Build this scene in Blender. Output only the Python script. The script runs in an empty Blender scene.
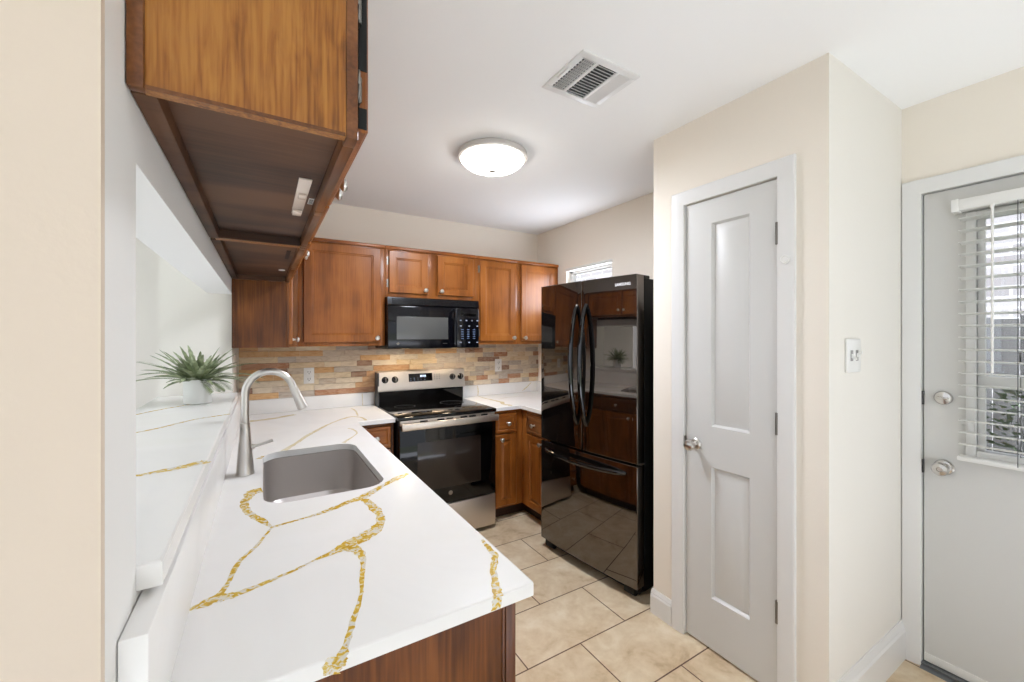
import bpy, bmesh, math, random
from mathutils import Vector, Matrix
S = bpy.context.scene
COL = S.collection
R = math.radians

# ------------------------------------------------------------------ camera
cam_d = bpy.data.cameras.new('camera'); cam = bpy.data.objects.new('camera', cam_d); COL.objects.link(cam)
cam.location = (0, 0, 1.475)
cam.rotation_euler = (R(90), 0, R(-31.2))
cam_d.sensor_fit = 'HORIZONTAL'; cam_d.sensor_width = 36.0
cam_d.lens = 36.0 * 411.3 / 1024.0
cam_d.shift_y = -4.6 / 1024.0
cam_d.clip_start = 0.02
S.camera = cam

# ------------------------------------------------------------------ view, sky
S.view_settings.view_transform = 'Standard'
S.view_settings.look = 'None'
S.view_settings.gamma = 1.0
S.view_settings.use_curve_mapping = False
S.view_settings.exposure = 0.2
S.cycles.use_denoising = True
S.cycles.max_bounces = 10
S.cycles.diffuse_bounces = 6
S.cycles.glossy_bounces = 5
S.cycles.sample_clamp_indirect = 6.0
S.cycles.caustics_reflective = False
S.cycles.caustics_refractive = False
w = bpy.data.worlds.new('sky'); S.world = w; w.use_nodes = True
bg = w.node_tree.nodes['Background']
bg.inputs[0].default_value = (0.90, 0.965, 1.07, 1); bg.inputs[1].default_value = 5.0

# ------------------------------------------------------------------ light: sky, sun through openings added in unseen walls, other rooms
SKY, SUN, DIN, KWIN, LAMP, HOOD = 1.22, 18.5, 3.0, 6.5, 21.5, 1.7
DAY = (.90, .97, 1.10)
bg.inputs[1].default_value = SKY
d = bpy.data.lights.new('sun', 'SUN'); d.energy = SUN; d.angle = R(1.5); d.color = (.91, .975, 1.10)
o = bpy.data.objects.new('sun', d); COL.objects.link(o); o.rotation_euler = Vector((.46, .50, -.74)).to_track_quat('-Z', 'Y').to_euler()
def area(name, loc, rot, sx, sy, power, col=(1, 1, 1)):
    d = bpy.data.lights.new(name, 'AREA'); d.shape = 'RECTANGLE'; d.size = sx; d.size_y = sy
    d.energy = power; d.color = col
    o = bpy.data.objects.new(name, d); COL.objects.link(o); o.location = loc; o.rotation_euler = rot
area('dining_fill_light', (-2.64, 1.7, 1.25), (R(100), 0, R(-90)), 2.6, 1.8, DIN, DAY)              # fill light added at the unseen dining opening, facing +X
area('daylight_kitchen_window', (2.425, 2.74, 1.90), (R(104), 0, R(90)), 0.5, 0.34, KWIN, DAY)             # kitchen window, facing -X

# ------------------------------------------------------------------ materials
def nt(name):
    m = bpy.data.materials.new(name); m.use_nodes = True
    t = m.node_tree; p = t.nodes['Principled BSDF']
    return m, t, p
def srgb(r, g, b):
    f = lambda c: (c / 255 / 12.92) if c / 255 <= 0.04045 else ((c / 255 + 0.055) / 1.055) ** 2.4
    return (f(r), f(g), f(b), 1)
def plain(name, rgb, rough=0.5, metal=0.0, spec=0.5, coat=0.0, noise=0.0, nscale=8.0, bump=0.0, bscale=200.0):
    m, t, p = nt(name)
    p.inputs['Base Color'].default_value = srgb(*rgb)
    p.inputs['Roughness'].default_value = rough; p.inputs['Metallic'].default_value = metal
    p.inputs['Specular IOR Level'].default_value = spec; p.inputs['Coat Weight'].default_value = coat
    tc = t.nodes.new('ShaderNodeTexCoord')
    if noise:
        n = t.nodes.new('ShaderNodeTexNoise'); n.inputs['Scale'].default_value = nscale; n.inputs['Detail'].default_value = 4
        t.links.new(tc.outputs['Object'], n.inputs['Vector'])
        mx = t.nodes.new('ShaderNodeMix'); mx.data_type = 'RGBA'
        a = srgb(*rgb); mx.inputs[6].default_value = tuple(c * (1 - noise) for c in a[:3]) + (1,)
        mx.inputs[7].default_value = tuple(min(1, c * (1 + noise)) for c in a[:3]) + (1,)
        t.links.new(n.outputs['Fac'], mx.inputs[0]); t.links.new(mx.outputs[2], p.inputs['Base Color'])
    if bump:
        n = t.nodes.new('ShaderNodeTexNoise'); n.inputs['Scale'].default_value = bscale; n.inputs['Detail'].default_value = 3
        t.links.new(tc.outputs['Object'], n.inputs['Vector'])
        b = t.nodes.new('ShaderNodeBump'); b.inputs['Strength'].default_value = bump; b.inputs['Distance'].default_value = 0.004
        t.links.new(n.outputs['Fac'], b.inputs['Height']); t.links.new(b.outputs['Normal'], p.inputs['Normal'])
    return m
def ramp(t, stops, interp='LINEAR'):
    r = t.nodes.new('ShaderNodeValToRGB'); r.color_ramp.interpolation = interp
    e = r.color_ramp.elements
    while len(e) > 1: e.remove(e[-1])
    e[0].position = stops[0][0]; e[0].color = srgb(*stops[0][1])
    for pos, c in stops[1:]:
        x = e.new(pos); x.color = srgb(*c)
    return r
def wood(name, dark, mid, light, axis='Z', rough=0.30, low=9.0, fine=110.0, wl=0.5, wf=0.5, coat=0.0):
    m, t, p = nt(name)
    tc = t.nodes.new('ShaderNodeTexCoord')
    def layer(across, along, detail, dist):
        mp = t.nodes.new('ShaderNodeMapping'); t.links.new(tc.outputs['Object'], mp.inputs['Vector'])
        mp.inputs['Scale'].default_value = tuple(along if a == axis else across for a in 'XYZ')
        n = t.nodes.new('ShaderNodeTexNoise'); n.inputs['Scale'].default_value = 1.0; n.inputs['Detail'].default_value = detail; n.inputs['Distortion'].default_value = dist
        t.links.new(mp.outputs[0], n.inputs['Vector']); return n.outputs['Fac']
    n1 = layer(low, low * .14, 4, .6); n2 = layer(fine, fine * .035, 3, .3); n3 = layer(4.5, 3.0, 3, .2)
    def madd(x, k, y=None):
        q = t.nodes.new('ShaderNodeMath'); q.operation = 'MULTIPLY_ADD'; t.links.new(x, q.inputs[0]); q.inputs[1].default_value = k
        if y is None: q.inputs[2].default_value = 0
        else: t.links.new(y, q.inputs[2])
        return q.outputs[0]
    tot = wl + wf + .3
    h = madd(n1, wl / tot, madd(n2, wf / tot, madd(n3, .3 / tot)))
    r = ramp(t, [(0.40, dark), (0.50, mid), (0.60, light)])
    t.links.new(h, r.inputs[0]); t.links.new(r.outputs[0], p.inputs['Base Color'])
    p.inputs['Roughness'].default_value = rough; p.inputs['Coat Weight'].default_value = coat; p.inputs['Specular IOR Level'].default_value = 0.34
    b = t.nodes.new('ShaderNodeBump'); b.inputs['Strength'].default_value = 0.1; b.inputs['Distance'].default_value = 0.002
    t.links.new(n2, b.inputs['Height']); t.links.new(b.outputs['Normal'], p.inputs['Normal'])
    return m
WV = wood('honey_wood_upright', (116, 64, 22), (144, 84, 33), (162, 100, 45), 'Z', low=7, wl=.35, wf=.16)
WX = wood('honey_wood_along_x', (112, 60, 22), (140, 80, 32), (158, 96, 44), 'X', low=7, wl=.35, wf=.16)
WY = wood('honey_wood_along_y', (78, 44, 22), (106, 64, 33), (128, 82, 46), 'Y', wl=.35, wf=.2)
WN = wood('golden_oak_panel', (104, 60, 18), (144, 90, 32), (164, 110, 46), 'Z', low=60, fine=190, wl=.5, wf=.45)
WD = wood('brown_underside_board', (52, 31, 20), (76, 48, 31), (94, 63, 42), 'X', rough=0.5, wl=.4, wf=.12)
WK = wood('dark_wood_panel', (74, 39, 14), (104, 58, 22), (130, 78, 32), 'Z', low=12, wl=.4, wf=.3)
WT = wood('dark_toe_board', (40, 24, 14), (54, 32, 20), (68, 42, 26), 'X', rough=0.5)
WALL = plain('cream_wall_paint', (237, 229, 217), 0.85, spec=0.2, bump=0.08, bscale=90)
WALLW = plain('pale_wall_paint', (228, 224, 216), 0.85, spec=0.2, bump=0.08, bscale=90)
WALLG = plain('light_grey_wall_paint', (228, 227, 224), 0.85, spec=0.2, bump=0.08, bscale=90)
CEIL = plain('ceiling_paint', (245, 245, 244), 0.9, spec=0.1, bump=0.05, bscale=120)
WHITE = plain('white_gloss_paint', (226, 225, 223), 0.35, spec=0.4)
DOORW = plain('door_white_paint', (208, 207, 204), 0.38, spec=0.4)
WHITE2 = plain('white_plastic', (230, 229, 226), 0.35)
POT = plain('white_ceramic', (228, 228, 226), 0.3)
NICKEL = plain('brushed_nickel', (204, 200, 195), 0.28, 1.0)
CHROME = plain('satin_chrome', (205, 202, 198), 0.16, 1.0)
HINGE = plain('hinge_metal', (128, 124, 118), 0.4, 1.0)
BLACKG = plain('black_gloss', (10, 9, 9), 0.06, spec=0.62)
BLACKB = plain('black_appliance', (9, 9, 14), 0.12, spec=0.34)
BLACKM = plain('black_matte', (14, 13, 13), 0.5, spec=0.25)
DARKGREY = plain('dark_grey', (62, 62, 64), 0.5)
FRIDGE = plain('glossy_black_enamel', (9, 8, 8), 0.035, spec=0.5); FRIDGE.node_tree.nodes['Principled BSDF'].inputs['IOR'].default_value = 2.25; FRIDGE.node_tree.nodes['Principled BSDF'].inputs['Specular Tint'].default_value = (1, .88, .78, 1)
LOGO = plain('silver_print', (206, 204, 204), 0.45)
GLASSK = plain('black_glass', (8, 7, 7), 0.05, spec=0.36)
OVENW = plain('oven_window_glass', (42, 34, 29), 0.08, spec=0.4)
MWINW = plain('microwave_window_mesh', (82, 82, 80), 0.2, spec=0.5)
BTN = plain('keypad_print', (150, 156, 172), 0.6)
BTN2 = plain('keypad_blue_print', (96, 116, 150), 0.5)
PAPER = plain('paper_label', (210, 206, 200), 0.7)
SOIL = plain('dark_soil', (58, 50, 40), 0.9)
PLASTC = plain('clear_tape', (206, 190, 176), 0.15)
CAULK = plain('grey_seam', (120, 112, 106), 0.7)
def steel(name, rgb, rough, axis):
    m, t, p = nt(name)
    p.inputs['Metallic'].default_value = 1.0; p.inputs['Base Color'].default_value = srgb(*rgb)
    tc = t.nodes.new('ShaderNodeTexCoord'); mp = t.nodes.new('ShaderNodeMapping')
    mp.inputs['Scale'].default_value = {'X': (2, 300, 300), 'Y': (300, 2, 300), 'Z': (300, 300, 2)}[axis]
    n = t.nodes.new('ShaderNodeTexNoise'); n.inputs['Scale'].default_value = 1.0; n.inputs['Detail'].default_value = 2
    t.links.new(tc.outputs['Object'], mp.inputs[0]); t.links.new(mp.outputs[0], n.inputs['Vector'])
    mr = t.nodes.new('ShaderNodeMapRange'); mr.inputs[3].default_value = rough - 0.02; mr.inputs[4].default_value = rough + 0.03
    t.links.new(n.outputs['Fac'], mr.inputs[0]); t.links.new(mr.outputs[0], p.inputs['Roughness'])
    return m
STEEL = steel('stainless_steel', (214, 205, 196), 0.40, 'X')
STEELS = steel('sink_steel', (190, 184, 180), 0.50, 'Y')
def emit(name, rgb, strength):
    m, t, p = nt(name)
    p.inputs['Base Color'].default_value = srgb(*rgb); p.inputs['Emission Color'].default_value = srgb(*rgb)
    p.inputs['Emission Strength'].default_value = strength
    return m
LAMPG = emit('lit_frosted_glass', (255, 250, 242), 15.0)
DISP = emit('lit_clock_digits', (190, 205, 240), 0.9)
HOODL = emit('lit_hood_lens', (255, 214, 160), 3.0)
def quartz(name):
    m, t, p = nt(name)
    tc = t.nodes.new('ShaderNodeTexCoord')
    n = t.nodes.new('ShaderNodeTexNoise'); n.inputs['Scale'].default_value = 2.2; n.inputs['Detail'].default_value = 6; n.inputs['Distortion'].default_value = 1.5
    t.links.new(tc.outputs['Object'], n.inputs['Vector'])
    r = ramp(t, [(0.3, (226, 224, 221)), (0.5, (231, 229, 226)), (0.7, (229, 227, 222))])
    t.links.new(n.outputs['Fac'], r.inputs[0]); t.links.new(r.outputs[0], p.inputs['Base Color'])
    p.inputs['Roughness'].default_value = 0.26; p.inputs['Specular IOR Level'].default_value = 0.4
    return m
QZ = quartz('white_quartz')
def vein(name, stops, sc=55):
    m, t, p = nt(name)
    tc = t.nodes.new('ShaderNodeTexCoord')
    n = t.nodes.new('ShaderNodeTexNoise'); n.inputs['Scale'].default_value = sc; n.inputs['Detail'].default_value = 4; n.inputs['Distortion'].default_value = 1.2
    t.links.new(tc.outputs['Object'], n.inputs['Vector'])
    r = ramp(t, stops); t.links.new(n.outputs['Fac'], r.inputs[0]); t.links.new(r.outputs[0], p.inputs['Base Color'])
    p.inputs['Roughness'].default_value = 0.22
    return m
VG = vein('gold_vein', [(0.28, (168, 132, 40)), (0.44, (200, 162, 52)), (0.50, (206, 180, 96)), (0.55, (214, 208, 192)), (0.64, (206, 203, 196)), (0.70, (196, 160, 60))])
VF = vein('faint_tan_vein', [(0.35, (204, 186, 134)), (0.52, (219, 210, 186)), (0.7, (204, 182, 124))], 30)
def floor_mat():
    m, t, p = nt('travertine_floor_tile')
    tc = t.nodes.new('ShaderNodeTexCoord'); mp = t.nodes.new('ShaderNodeMapping')
    mp.inputs['Location'].default_value = (-0.105, -0.179, 0)
    t.links.new(tc.outputs['Object'], mp.inputs[0])
    b = t.nodes.new('ShaderNodeTexBrick'); b.offset = 0.5; b.offset_frequency = 2; b.squash = 1.0
    b.inputs['Scale'].default_value = 1.0; b.inputs['Brick Width'].default_value = 0.6; b.inputs['Row Height'].default_value = 0.3355
    b.inputs['Mortar Size'].default_value = 0.0032; b.inputs['Mortar Smooth'].default_value = 0.1; b.inputs['Bias'].default_value = 0.0
    b.inputs['Color1'].default_value = (0.25, 0.25, 0.25, 1); b.inputs['Color2'].default_value = (0.75, 0.75, 0.75, 1)
    t.links.new(mp.outputs[0], b.inputs['Vector'])
    n = t.nodes.new('ShaderNodeTexNoise'); n.inputs['Scale'].default_value = 5.5; n.inputs['Detail'].default_value = 8; n.inputs['Distortion'].default_value = 0.5; n.inputs['Roughness'].default_value = 0.62
    t.links.new(tc.outputs['Object'], n.inputs['Vector'])
    n2 = t.nodes.new('ShaderNodeTexNoise'); n2.inputs['Scale'].default_value = 32; n2.inputs['Detail'].default_value = 5
    t.links.new(tc.outputs['Object'], n2.inputs['Vector'])
    a = t.nodes.new('ShaderNodeMath'); a.operation = 'MULTIPLY_ADD'; a.inputs[1].default_value = 0.22
    t.links.new(n2.outputs['Fac'], a.inputs[0]); t.links.new(n.outputs['Fac'], a.inputs[2])
    a2 = t.nodes.new('ShaderNodeMath'); a2.operation = 'MULTIPLY_ADD'; a2.inputs[1].default_value = 0.16
    t.links.new(b.outputs['Color'], a2.inputs[0]); t.links.new(a.outputs[0], a2.inputs[2])
    r = ramp(t, [(0.48, (186, 160, 126)), (0.62, (210, 187, 154)), (0.76, (221, 202, 172)), (0.9, (230, 215, 190))])
    t.links.new(a2.outputs[0], r.inputs[0])
    mx = t.nodes.new('ShaderNodeMix'); mx.data_type = 'RGBA'
    mx.inputs[7].default_value = srgb(96, 66, 50)
    t.links.new(b.outputs['Fac'], mx.inputs[0]); t.links.new(r.outputs[0], mx.inputs[6]); t.links.new(mx.outputs[2], p.inputs['Base Color'])
    p.inputs['Roughness'].default_value = 0.42
    bp = t.nodes.new('ShaderNodeBump'); bp.inputs['Strength'].default_value = 0.35; bp.inputs['Distance'].default_value = 0.003; bp.invert = True
    t.links.new(b.outputs['Fac'], bp.inputs['Height']); t.links.new(bp.outputs['Normal'], p.inputs['Normal'])
    return m
FLOOR = floor_mat()
def stone_mat():
    m, t, p = nt('split_stone_tile')
    at = t.nodes.new('ShaderNodeAttribute'); at.attribute_name = 'tone'
    r = ramp(t, [(0.0, (196, 178, 158)), (0.13, (216, 200, 176)), (0.27, (216, 190, 150)), (0.38, (194, 144, 94)), (0.48, (176, 164, 152)), (0.60, (224, 206, 174)), (0.72, (164, 98, 50)), (0.82, (206, 152, 86)), (0.93, (122, 74, 48))], 'CONSTANT')
    t.links.new(at.outputs['Fac'], r.inputs[0])
    tc = t.nodes.new('ShaderNodeTexCoord'); mp = t.nodes.new('ShaderNodeMapping'); mp.inputs['Scale'].default_value = (9, 9, 26)
    t.links.new(tc.outputs['Object'], mp.inputs[0])
    n = t.nodes.new('ShaderNodeTexNoise'); n.inputs['Scale'].default_value = 1.4; n.inputs['Detail'].default_value = 6; n.inputs['Distortion'].default_value = 1.5
    t.links.new(mp.outputs[0], n.inputs['Vector'])
    r2 = ramp(t, [(0.3, (128, 96, 66)), (0.48, (190, 176, 156)), (0.7, (226, 214, 190))])
    t.links.new(n.outputs['Fac'], r2.inputs[0])
    mx = t.nodes.new('ShaderNodeMix'); mx.data_type = 'RGBA'; mx.inputs[0].default_value = 0.28
    t.links.new(r.outputs[0], mx.inputs[6]); t.links.new(r2.outputs[0], mx.inputs[7]); t.links.new(mx.outputs[2], p.inputs['Base Color'])
    p.inputs['Roughness'].default_value = 0.6
    b = t.nodes.new('ShaderNodeBump'); b.inputs['Strength'].default_value = 0.4; b.inputs['Distance'].default_value = 0.004
    t.links.new(n.outputs['Fac'], b.inputs['Height']); t.links.new(b.outputs['Normal'], p.inputs['Normal'])
    return m
STONE = stone_mat()
def leaf_mat():
    m, t, p = nt('grey_green_leaf')
    tc = t.nodes.new('ShaderNodeTexCoord')
    n = t.nodes.new('ShaderNodeTexNoise'); n.inputs['Scale'].default_value = 22; n.inputs['Detail'].default_value = 2
    t.links.new(tc.outputs['Object'], n.inputs['Vector'])
    r = ramp(t, [(0.3, (92, 104, 72)), (0.5, (134, 146, 108)), (0.7, (176, 184, 152))])
    t.links.new(n.outputs['Fac'], r.inputs[0]); t.links.new(r.outputs[0], p.inputs['Base Color']); p.inputs['Roughness'].default_value = 0.55
    return m
LEAF = leaf_mat()
def glass_mat():
    m, t, p = nt('clear_window_glass')
    t.nodes.remove(p)
    out = t.nodes['Material Output']
    tr = t.nodes.new('ShaderNodeBsdfTransparent'); gl = t.nodes.new('ShaderNodeBsdfGlossy'); gl.inputs['Roughness'].default_value = 0.02
    mx = t.nodes.new('ShaderNodeMixShader'); mx.inputs[0].default_value = 0.06
    t.links.new(tr.outputs[0], mx.inputs[1]); t.links.new(gl.outputs[0], mx.inputs[2]); t.links.new(mx.outputs[0], out.inputs[0])
    return m
GLASS = glass_mat()
def brick_mat():
    m, t, p = nt('pale_brick')
    tc = t.nodes.new('ShaderNodeTexCoord'); sp = t.nodes.new('ShaderNodeSeparateXYZ'); cb = t.nodes.new('ShaderNodeCombineXYZ')
    t.links.new(tc.outputs['Object'], sp.inputs[0]); t.links.new(sp.outputs[1], cb.inputs[0]); t.links.new(sp.outputs[2], cb.inputs[1])
    b = t.nodes.new('ShaderNodeTexBrick'); b.inputs['Scale'].default_value = 1; b.inputs['Brick Width'].default_value = 0.42; b.inputs['Row Height'].default_value = 0.12; b.inputs['Mortar Size'].default_value = 0.012
    b.inputs['Color1'].default_value = srgb(150, 146, 144); b.inputs['Color2'].default_value = srgb(122, 118, 116); b.inputs['Mortar'].default_value = srgb(176, 175, 173)
    t.links.new(cb.outputs[0], b.inputs['Vector']); t.links.new(b.outputs['Color'], p.inputs['Base Color']); p.inputs['Roughness'].default_value = 0.9
    return m
BRICK = brick_mat()
FENCE = plain('weathered_fence_board', (60, 59, 57), 0.9, noise=0.3, nscale=5)
def slat_mat():
    m, t, p = nt('translucent_white_slat')
    p.inputs['Base Color'].default_value = srgb(236, 236, 233); p.inputs['Roughness'].default_value = 0.4
    tl = t.nodes.new('ShaderNodeBsdfTranslucent'); tl.inputs[0].default_value = srgb(240, 240, 238)
    mx = t.nodes.new('ShaderNodeMixShader'); mx.inputs[0].default_value = 0.6
    t.links.new(p.outputs[0], mx.inputs[1]); t.links.new(tl.outputs[0], mx.inputs[2]); t.links.new(mx.outputs[0], t.nodes['Material Output'].inputs[0])
    return m
SLAT = slat_mat()
GRASS = plain('lawn', (112, 116, 96), 0.95, noise=0.4, nscale=9)
SHRUB = plain('shrub_leaf', (74, 92, 62), 0.8, noise=0.4, nscale=14)

# ------------------------------------------------------------------ mesh helpers
def BM(): return bmesh.new()
def _new(bm, before, mi):
    for f in bm.faces:
        if f.index == -1 or f not in before: f.material_index = mi
def box(bm, x0, x1, y0, y1, z0, z1, bev=0.0, mi=0, seg=2):
    x0, x1 = sorted((x0, x1)); y0, y1 = sorted((y0, y1)); z0, z1 = sorted((z0, z1))
    t = bmesh.new()
    v = [t.verts.new((x, y, z)) for x in (x0, x1) for y in (y0, y1) for z in (z0, z1)]
    for q in ((0, 1, 3, 2), (4, 6, 7, 5), (0, 4, 5, 1), (2, 3, 7, 6), (0, 2, 6, 4), (1, 5, 7, 3)):
        t.faces.new([v[i] for i in q])
    if bev:
        bmesh.ops.bevel(t, geom=list(t.edges), offset=min(bev, (x1 - x0) * .45, (y1 - y0) * .45, (z1 - z0) * .45), segments=seg, affect='EDGES', profile=0.5)
    merge(bm, t, mi)
def merge(bm, t, mi=0, M=None):
    bmesh.ops.recalc_face_normals(t, faces=list(t.faces))
    mp = {}
    for v in t.verts: mp[v] = bm.verts.new(M @ v.co if M else v.co)
    for f in t.faces:
        try:
            g = bm.faces.new([mp[v] for v in f.verts]); g.material_index = mi
        except ValueError: pass
    t.free()
def loft(bm, loops, cap=True, mi=0, closed=True):
    t = bmesh.new()
    L = [[t.verts.new(p) for p in lp] for lp in loops]
    n = len(L[0])
    for a, b in zip(L[:-1], L[1:]):
        for i in range(n if closed else n - 1):
            j = (i + 1) % n
            t.faces.new((a[i], a[j], b[j], b[i]))
    if cap:
        t.faces.new(L[0][::-1]); t.faces.new(L[-1])
    merge(bm, t, mi)
def basis(d):
    d = Vector(d).normalized(); a = Vector((0, 0, 1)) if abs(d.z) < 0.9 else Vector((1, 0, 0))
    u = d.cross(a).normalized(); return u, d.cross(u).normalized()
def lathe(bm, o, d, prof, seg=28, mi=0, cap=True):
    """profile of (radius, height along d)"""
    o = Vector(o); d = Vector(d).normalized(); u, v = basis(d)
    loft(bm, [[o + d * h + (u * math.cos(2 * math.pi * k / seg) + v * math.sin(2 * math.pi * k / seg)) * max(r, 1e-4) for k in range(seg)] for r, h in prof], cap, mi)
def tube(bm, pts, rad, seg=12, mi=0, flat=None):
    pts = [Vector(p) for p in pts]; n = len(pts)
    rad = rad if isinstance(rad, (list, tuple)) else [rad] * n
    loops = []; u = None
    for i, p in enumerate(pts):
        d = (pts[min(i + 1, n - 1)] - pts[max(i - 1, 0)]).normalized()
        if u is None: u, _ = basis(d)
        u = (u - d * u.dot(d)).normalized(); v = d.cross(u)
        loops.append([p + (u * math.cos(2 * math.pi * k / seg) + v * math.sin(2 * math.pi * k / seg)) * rad[i] for k in range(seg)])
    loft(bm, loops, True, mi)
def frame(o, u, v, n):
    o, u, v, n = Vector(o), Vector(u), Vector(v), Vector(n)
    return lambda a, b, c: o + u * a + v * b + n * c
def slab(bm, fr, wd, ht, th, rings, mi=0):
    """door or drawer front: nested rings of (inset, height of the surface)"""
    t = bmesh.new()
    q = lambda i, n: [t.verts.new(fr(a, b, n)) for a, b in ((i, i), (wd - i, i), (wd - i, ht - i), (i, ht - i))]
    L = [q(0, -th)] + [q(i, n) for i, n in rings]
    t.faces.new(L[0][::-1])
    for A, B in zip(L[:-1], L[1:]):
        for i in range(4): t.faces.new((A[i], A[(i + 1) % 4], B[(i + 1) % 4], B[i]))
    t.faces.new(L[-1])
    merge(bm, t, mi)
def multi_panel(bm, fr, wd, ht, th, u0, u1, spans, rings):
    """slab with several pressed panels one above the other; rings of (inset, n) per panel"""
    t = bmesh.new()
    V = lambda a, b, n: t.verts.new(fr(a, b, n))
    def quad(a0, a1, b0, b1, n=0.0): t.faces.new([V(a0, b0, n), V(a1, b0, n), V(a1, b1, n), V(a0, b1, n)])
    last = 0.0
    for b0, b1 in spans:
        quad(0, wd, last, b0); quad(0, u0, b0, b1); quad(u1, wd, b0, b1); last = b1
        L = [[V(a, b, n) for a, b in ((u0 + i, b0 + i), (u1 - i, b0 + i), (u1 - i, b1 - i), (u0 + i, b1 - i))] for i, n in [(0, 0.0)] + rings]
        for A, B in zip(L[:-1], L[1:]):
            for i in range(4): t.faces.new((A[i], A[(i + 1) % 4], B[(i + 1) % 4], B[i]))
        t.faces.new(L[-1])
    quad(0, wd, last, ht)
    P = [V(a, b, n) for n in (0, -th) for a, b in ((0, 0), (wd, 0), (wd, ht), (0, ht))]
    for i in range(4): t.faces.new((P[i], P[4 + i], P[4 + (i + 1) % 4], P[(i + 1) % 4]))
    t.faces.new(P[4:])
    mp = {}
    for v in t.verts: mp[v] = bm.verts.new(v.co)
    for f in t.faces: bm.faces.new([mp[v] for v in f.verts])
    t.free()
def poly_prism(bm, outer, z0, z1, holes=(), cham=0.004, mi=0):
    """flat slab with holes, upper outside edge eased"""
    def inset(pts, d):
        n = len(pts); out = []
        for i in range(n):
            a, b, c = Vector(pts[i - 1]), Vector(pts[i]), Vector(pts[(i + 1) % n])
            e1 = (b - a).normalized(); e2 = (c - b).normalized()
            n1 = Vector((-e1.y, e1.x)); n2 = Vector((-e2.y, e2.x)); m = (n1 + n2); m = m / max(m.length_squared, 1e-6) * 2
            out.append(b + m * d)
        return out
    t = bmesh.new()
    rings = [[outer, z0], [outer, z1 - cham], [inset(outer, cham * .35), z1 - cham * .3], [inset(outer, cham), z1]]
    L = [[t.verts.new((p[0], p[1], z)) for p in pts] for pts, z in rings]
    n = len(outer)
    for A, B in zip(L[:-1], L[1:]):
        for i in range(n): t.faces.new((A[i], A[(i + 1) % n], B[(i + 1) % n], B[i]))
    top_e = [t.edges.get((L[-1][i], L[-1][(i + 1) % n])) for i in range(n)]
    bot_e = [t.edges.get((L[0][i], L[0][(i + 1) % n])) for i in range(n)]
    for h in holes:
        m = len(h)
        T = [t.verts.new((p[0], p[1], z1)) for p in h]; B = [t.verts.new((p[0], p[1], z0)) for p in h]
        for i in range(m): t.faces.new((B[i], T[i], T[(i + 1) % m], B[(i + 1) % m]))
        top_e += [t.edges.get((T[i], T[(i + 1) % m])) for i in range(m)]
        bot_e += [t.edges.get((B[i], B[(i + 1) % m])) for i in range(m)]
    bmesh.ops.triangle_fill(t, edges=top_e, use_beauty=True)
    bmesh.ops.triangle_fill(t, edges=bot_e, use_beauty=True)
    merge(bm, t, mi)
def rrect(x0, x1, y0, y1, r, seg=8):
    out = []
    for cx, cy, a in ((x1 - r, y0 + r, -90), (x1 - r, y1 - r, 0), (x0 + r, y1 - r, 90), (x0 + r, y0 + r, 180)):
        for k in range(seg + 1):
            t = R(a + 90 * k / seg); out.append((cx + r * math.cos(t), cy + r * math.sin(t)))
    return out

# ------------------------------------------------------------------ object helpers
def thing(name, label, cat, loc, group=None):
    o = bpy.data.objects.new(name, None); COL.objects.link(o); o.location = loc; o.empty_display_size = 0.1
    o['label'] = label; o['category'] = cat
    if group: o['group'] = group
    return o
def wpos(o):
    return o.location.copy() if o.parent is None else Vector((0, 0, 0))   # parts sit at the world origin, their meshes in world coordinates
def obj(name, bm, mats, parent=None, label=None, smooth=24):
    """links the bmesh (world coordinates) as ONE mesh object under parent"""
    me = bpy.data.meshes.new(name); bm.to_mesh(me); bm.free()
    for m in (mats if isinstance(mats, (list, tuple)) else [mats]): me.materials.append(m)
    if smooth:
        me.shade_smooth(); me.set_sharp_from_angle(angle=R(smooth))
    o = bpy.data.objects.new(name, me); COL.objects.link(o)
    if parent is not None:
        o.parent = parent; o.matrix_parent_inverse = Matrix.Translation(-wpos(parent))
    if label: o['label'] = label
    return o
def struct(name, bm, mats, label, cat):
    o = obj(name, bm, mats); o['kind'] = 'structure'; o['label'] = label; o['category'] = cat
    return o
def tag(o, label, cat, group=None):
    o['label'] = label; o['category'] = cat
    if group: o['group'] = group
    return o

# ================================================================== STRUCTURE
CZ = 2.525          # ceiling
XW = -0.16          # kitchen face of the wall with the serving opening
YB = 3.50           # back wall
XR = 2.43           # right wall
XP, YP0, YP1 = 1.79, 0.694, 1.492   # pantry box
XE = 2.53           # wall of the outside door
b = BM(); box(b, XW - .05, 2.66, -0.1, 3.6, -0.12, 0); struct('floor', b, FLOOR, 'beige travertine tile floor with dark grout lines', 'floor')
b = BM(); box(b, -2.8, 2.66, -2.5, -0.1, -0.12, 0); box(b, -2.8, XW - .05, -.1, 5.3, -.12, 0); struct('floor_living_unseen', b, plain('pale_bounce_floor', (226, 225, 226), 0.95, spec=0.1, bump=.2, bscale=300), 'unseen floor around the kitchen, made pale to bounce light', 'floor')  # unseen floor, its pale tone chosen to bounce neutral light upward
b = BM(); box(b, -2.8, 2.66, -2.5, 5.4, CZ, CZ + 0.1); struct('ceiling', b, CEIL, 'smooth white painted ceiling', 'ceiling')
b = BM(); box(b, XW, 2.66, YB, YB + 0.12, 0, CZ); struct('wall_back', b, WALL, 'cream wall behind the stove and above the back cabinets', 'wall')
b = BM(); box(b, -0.50, XW, 3.0, YB + 0.12, 0, CZ); struct('wall_dining_end', b, WALLW, 'pale wall at the far end of the serving opening, behind the potted plant', 'wall')
b = BM()
WY0, WY1, WZ0, WZ1 = 2.44, 3.03, 1.25, 2.09
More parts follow.
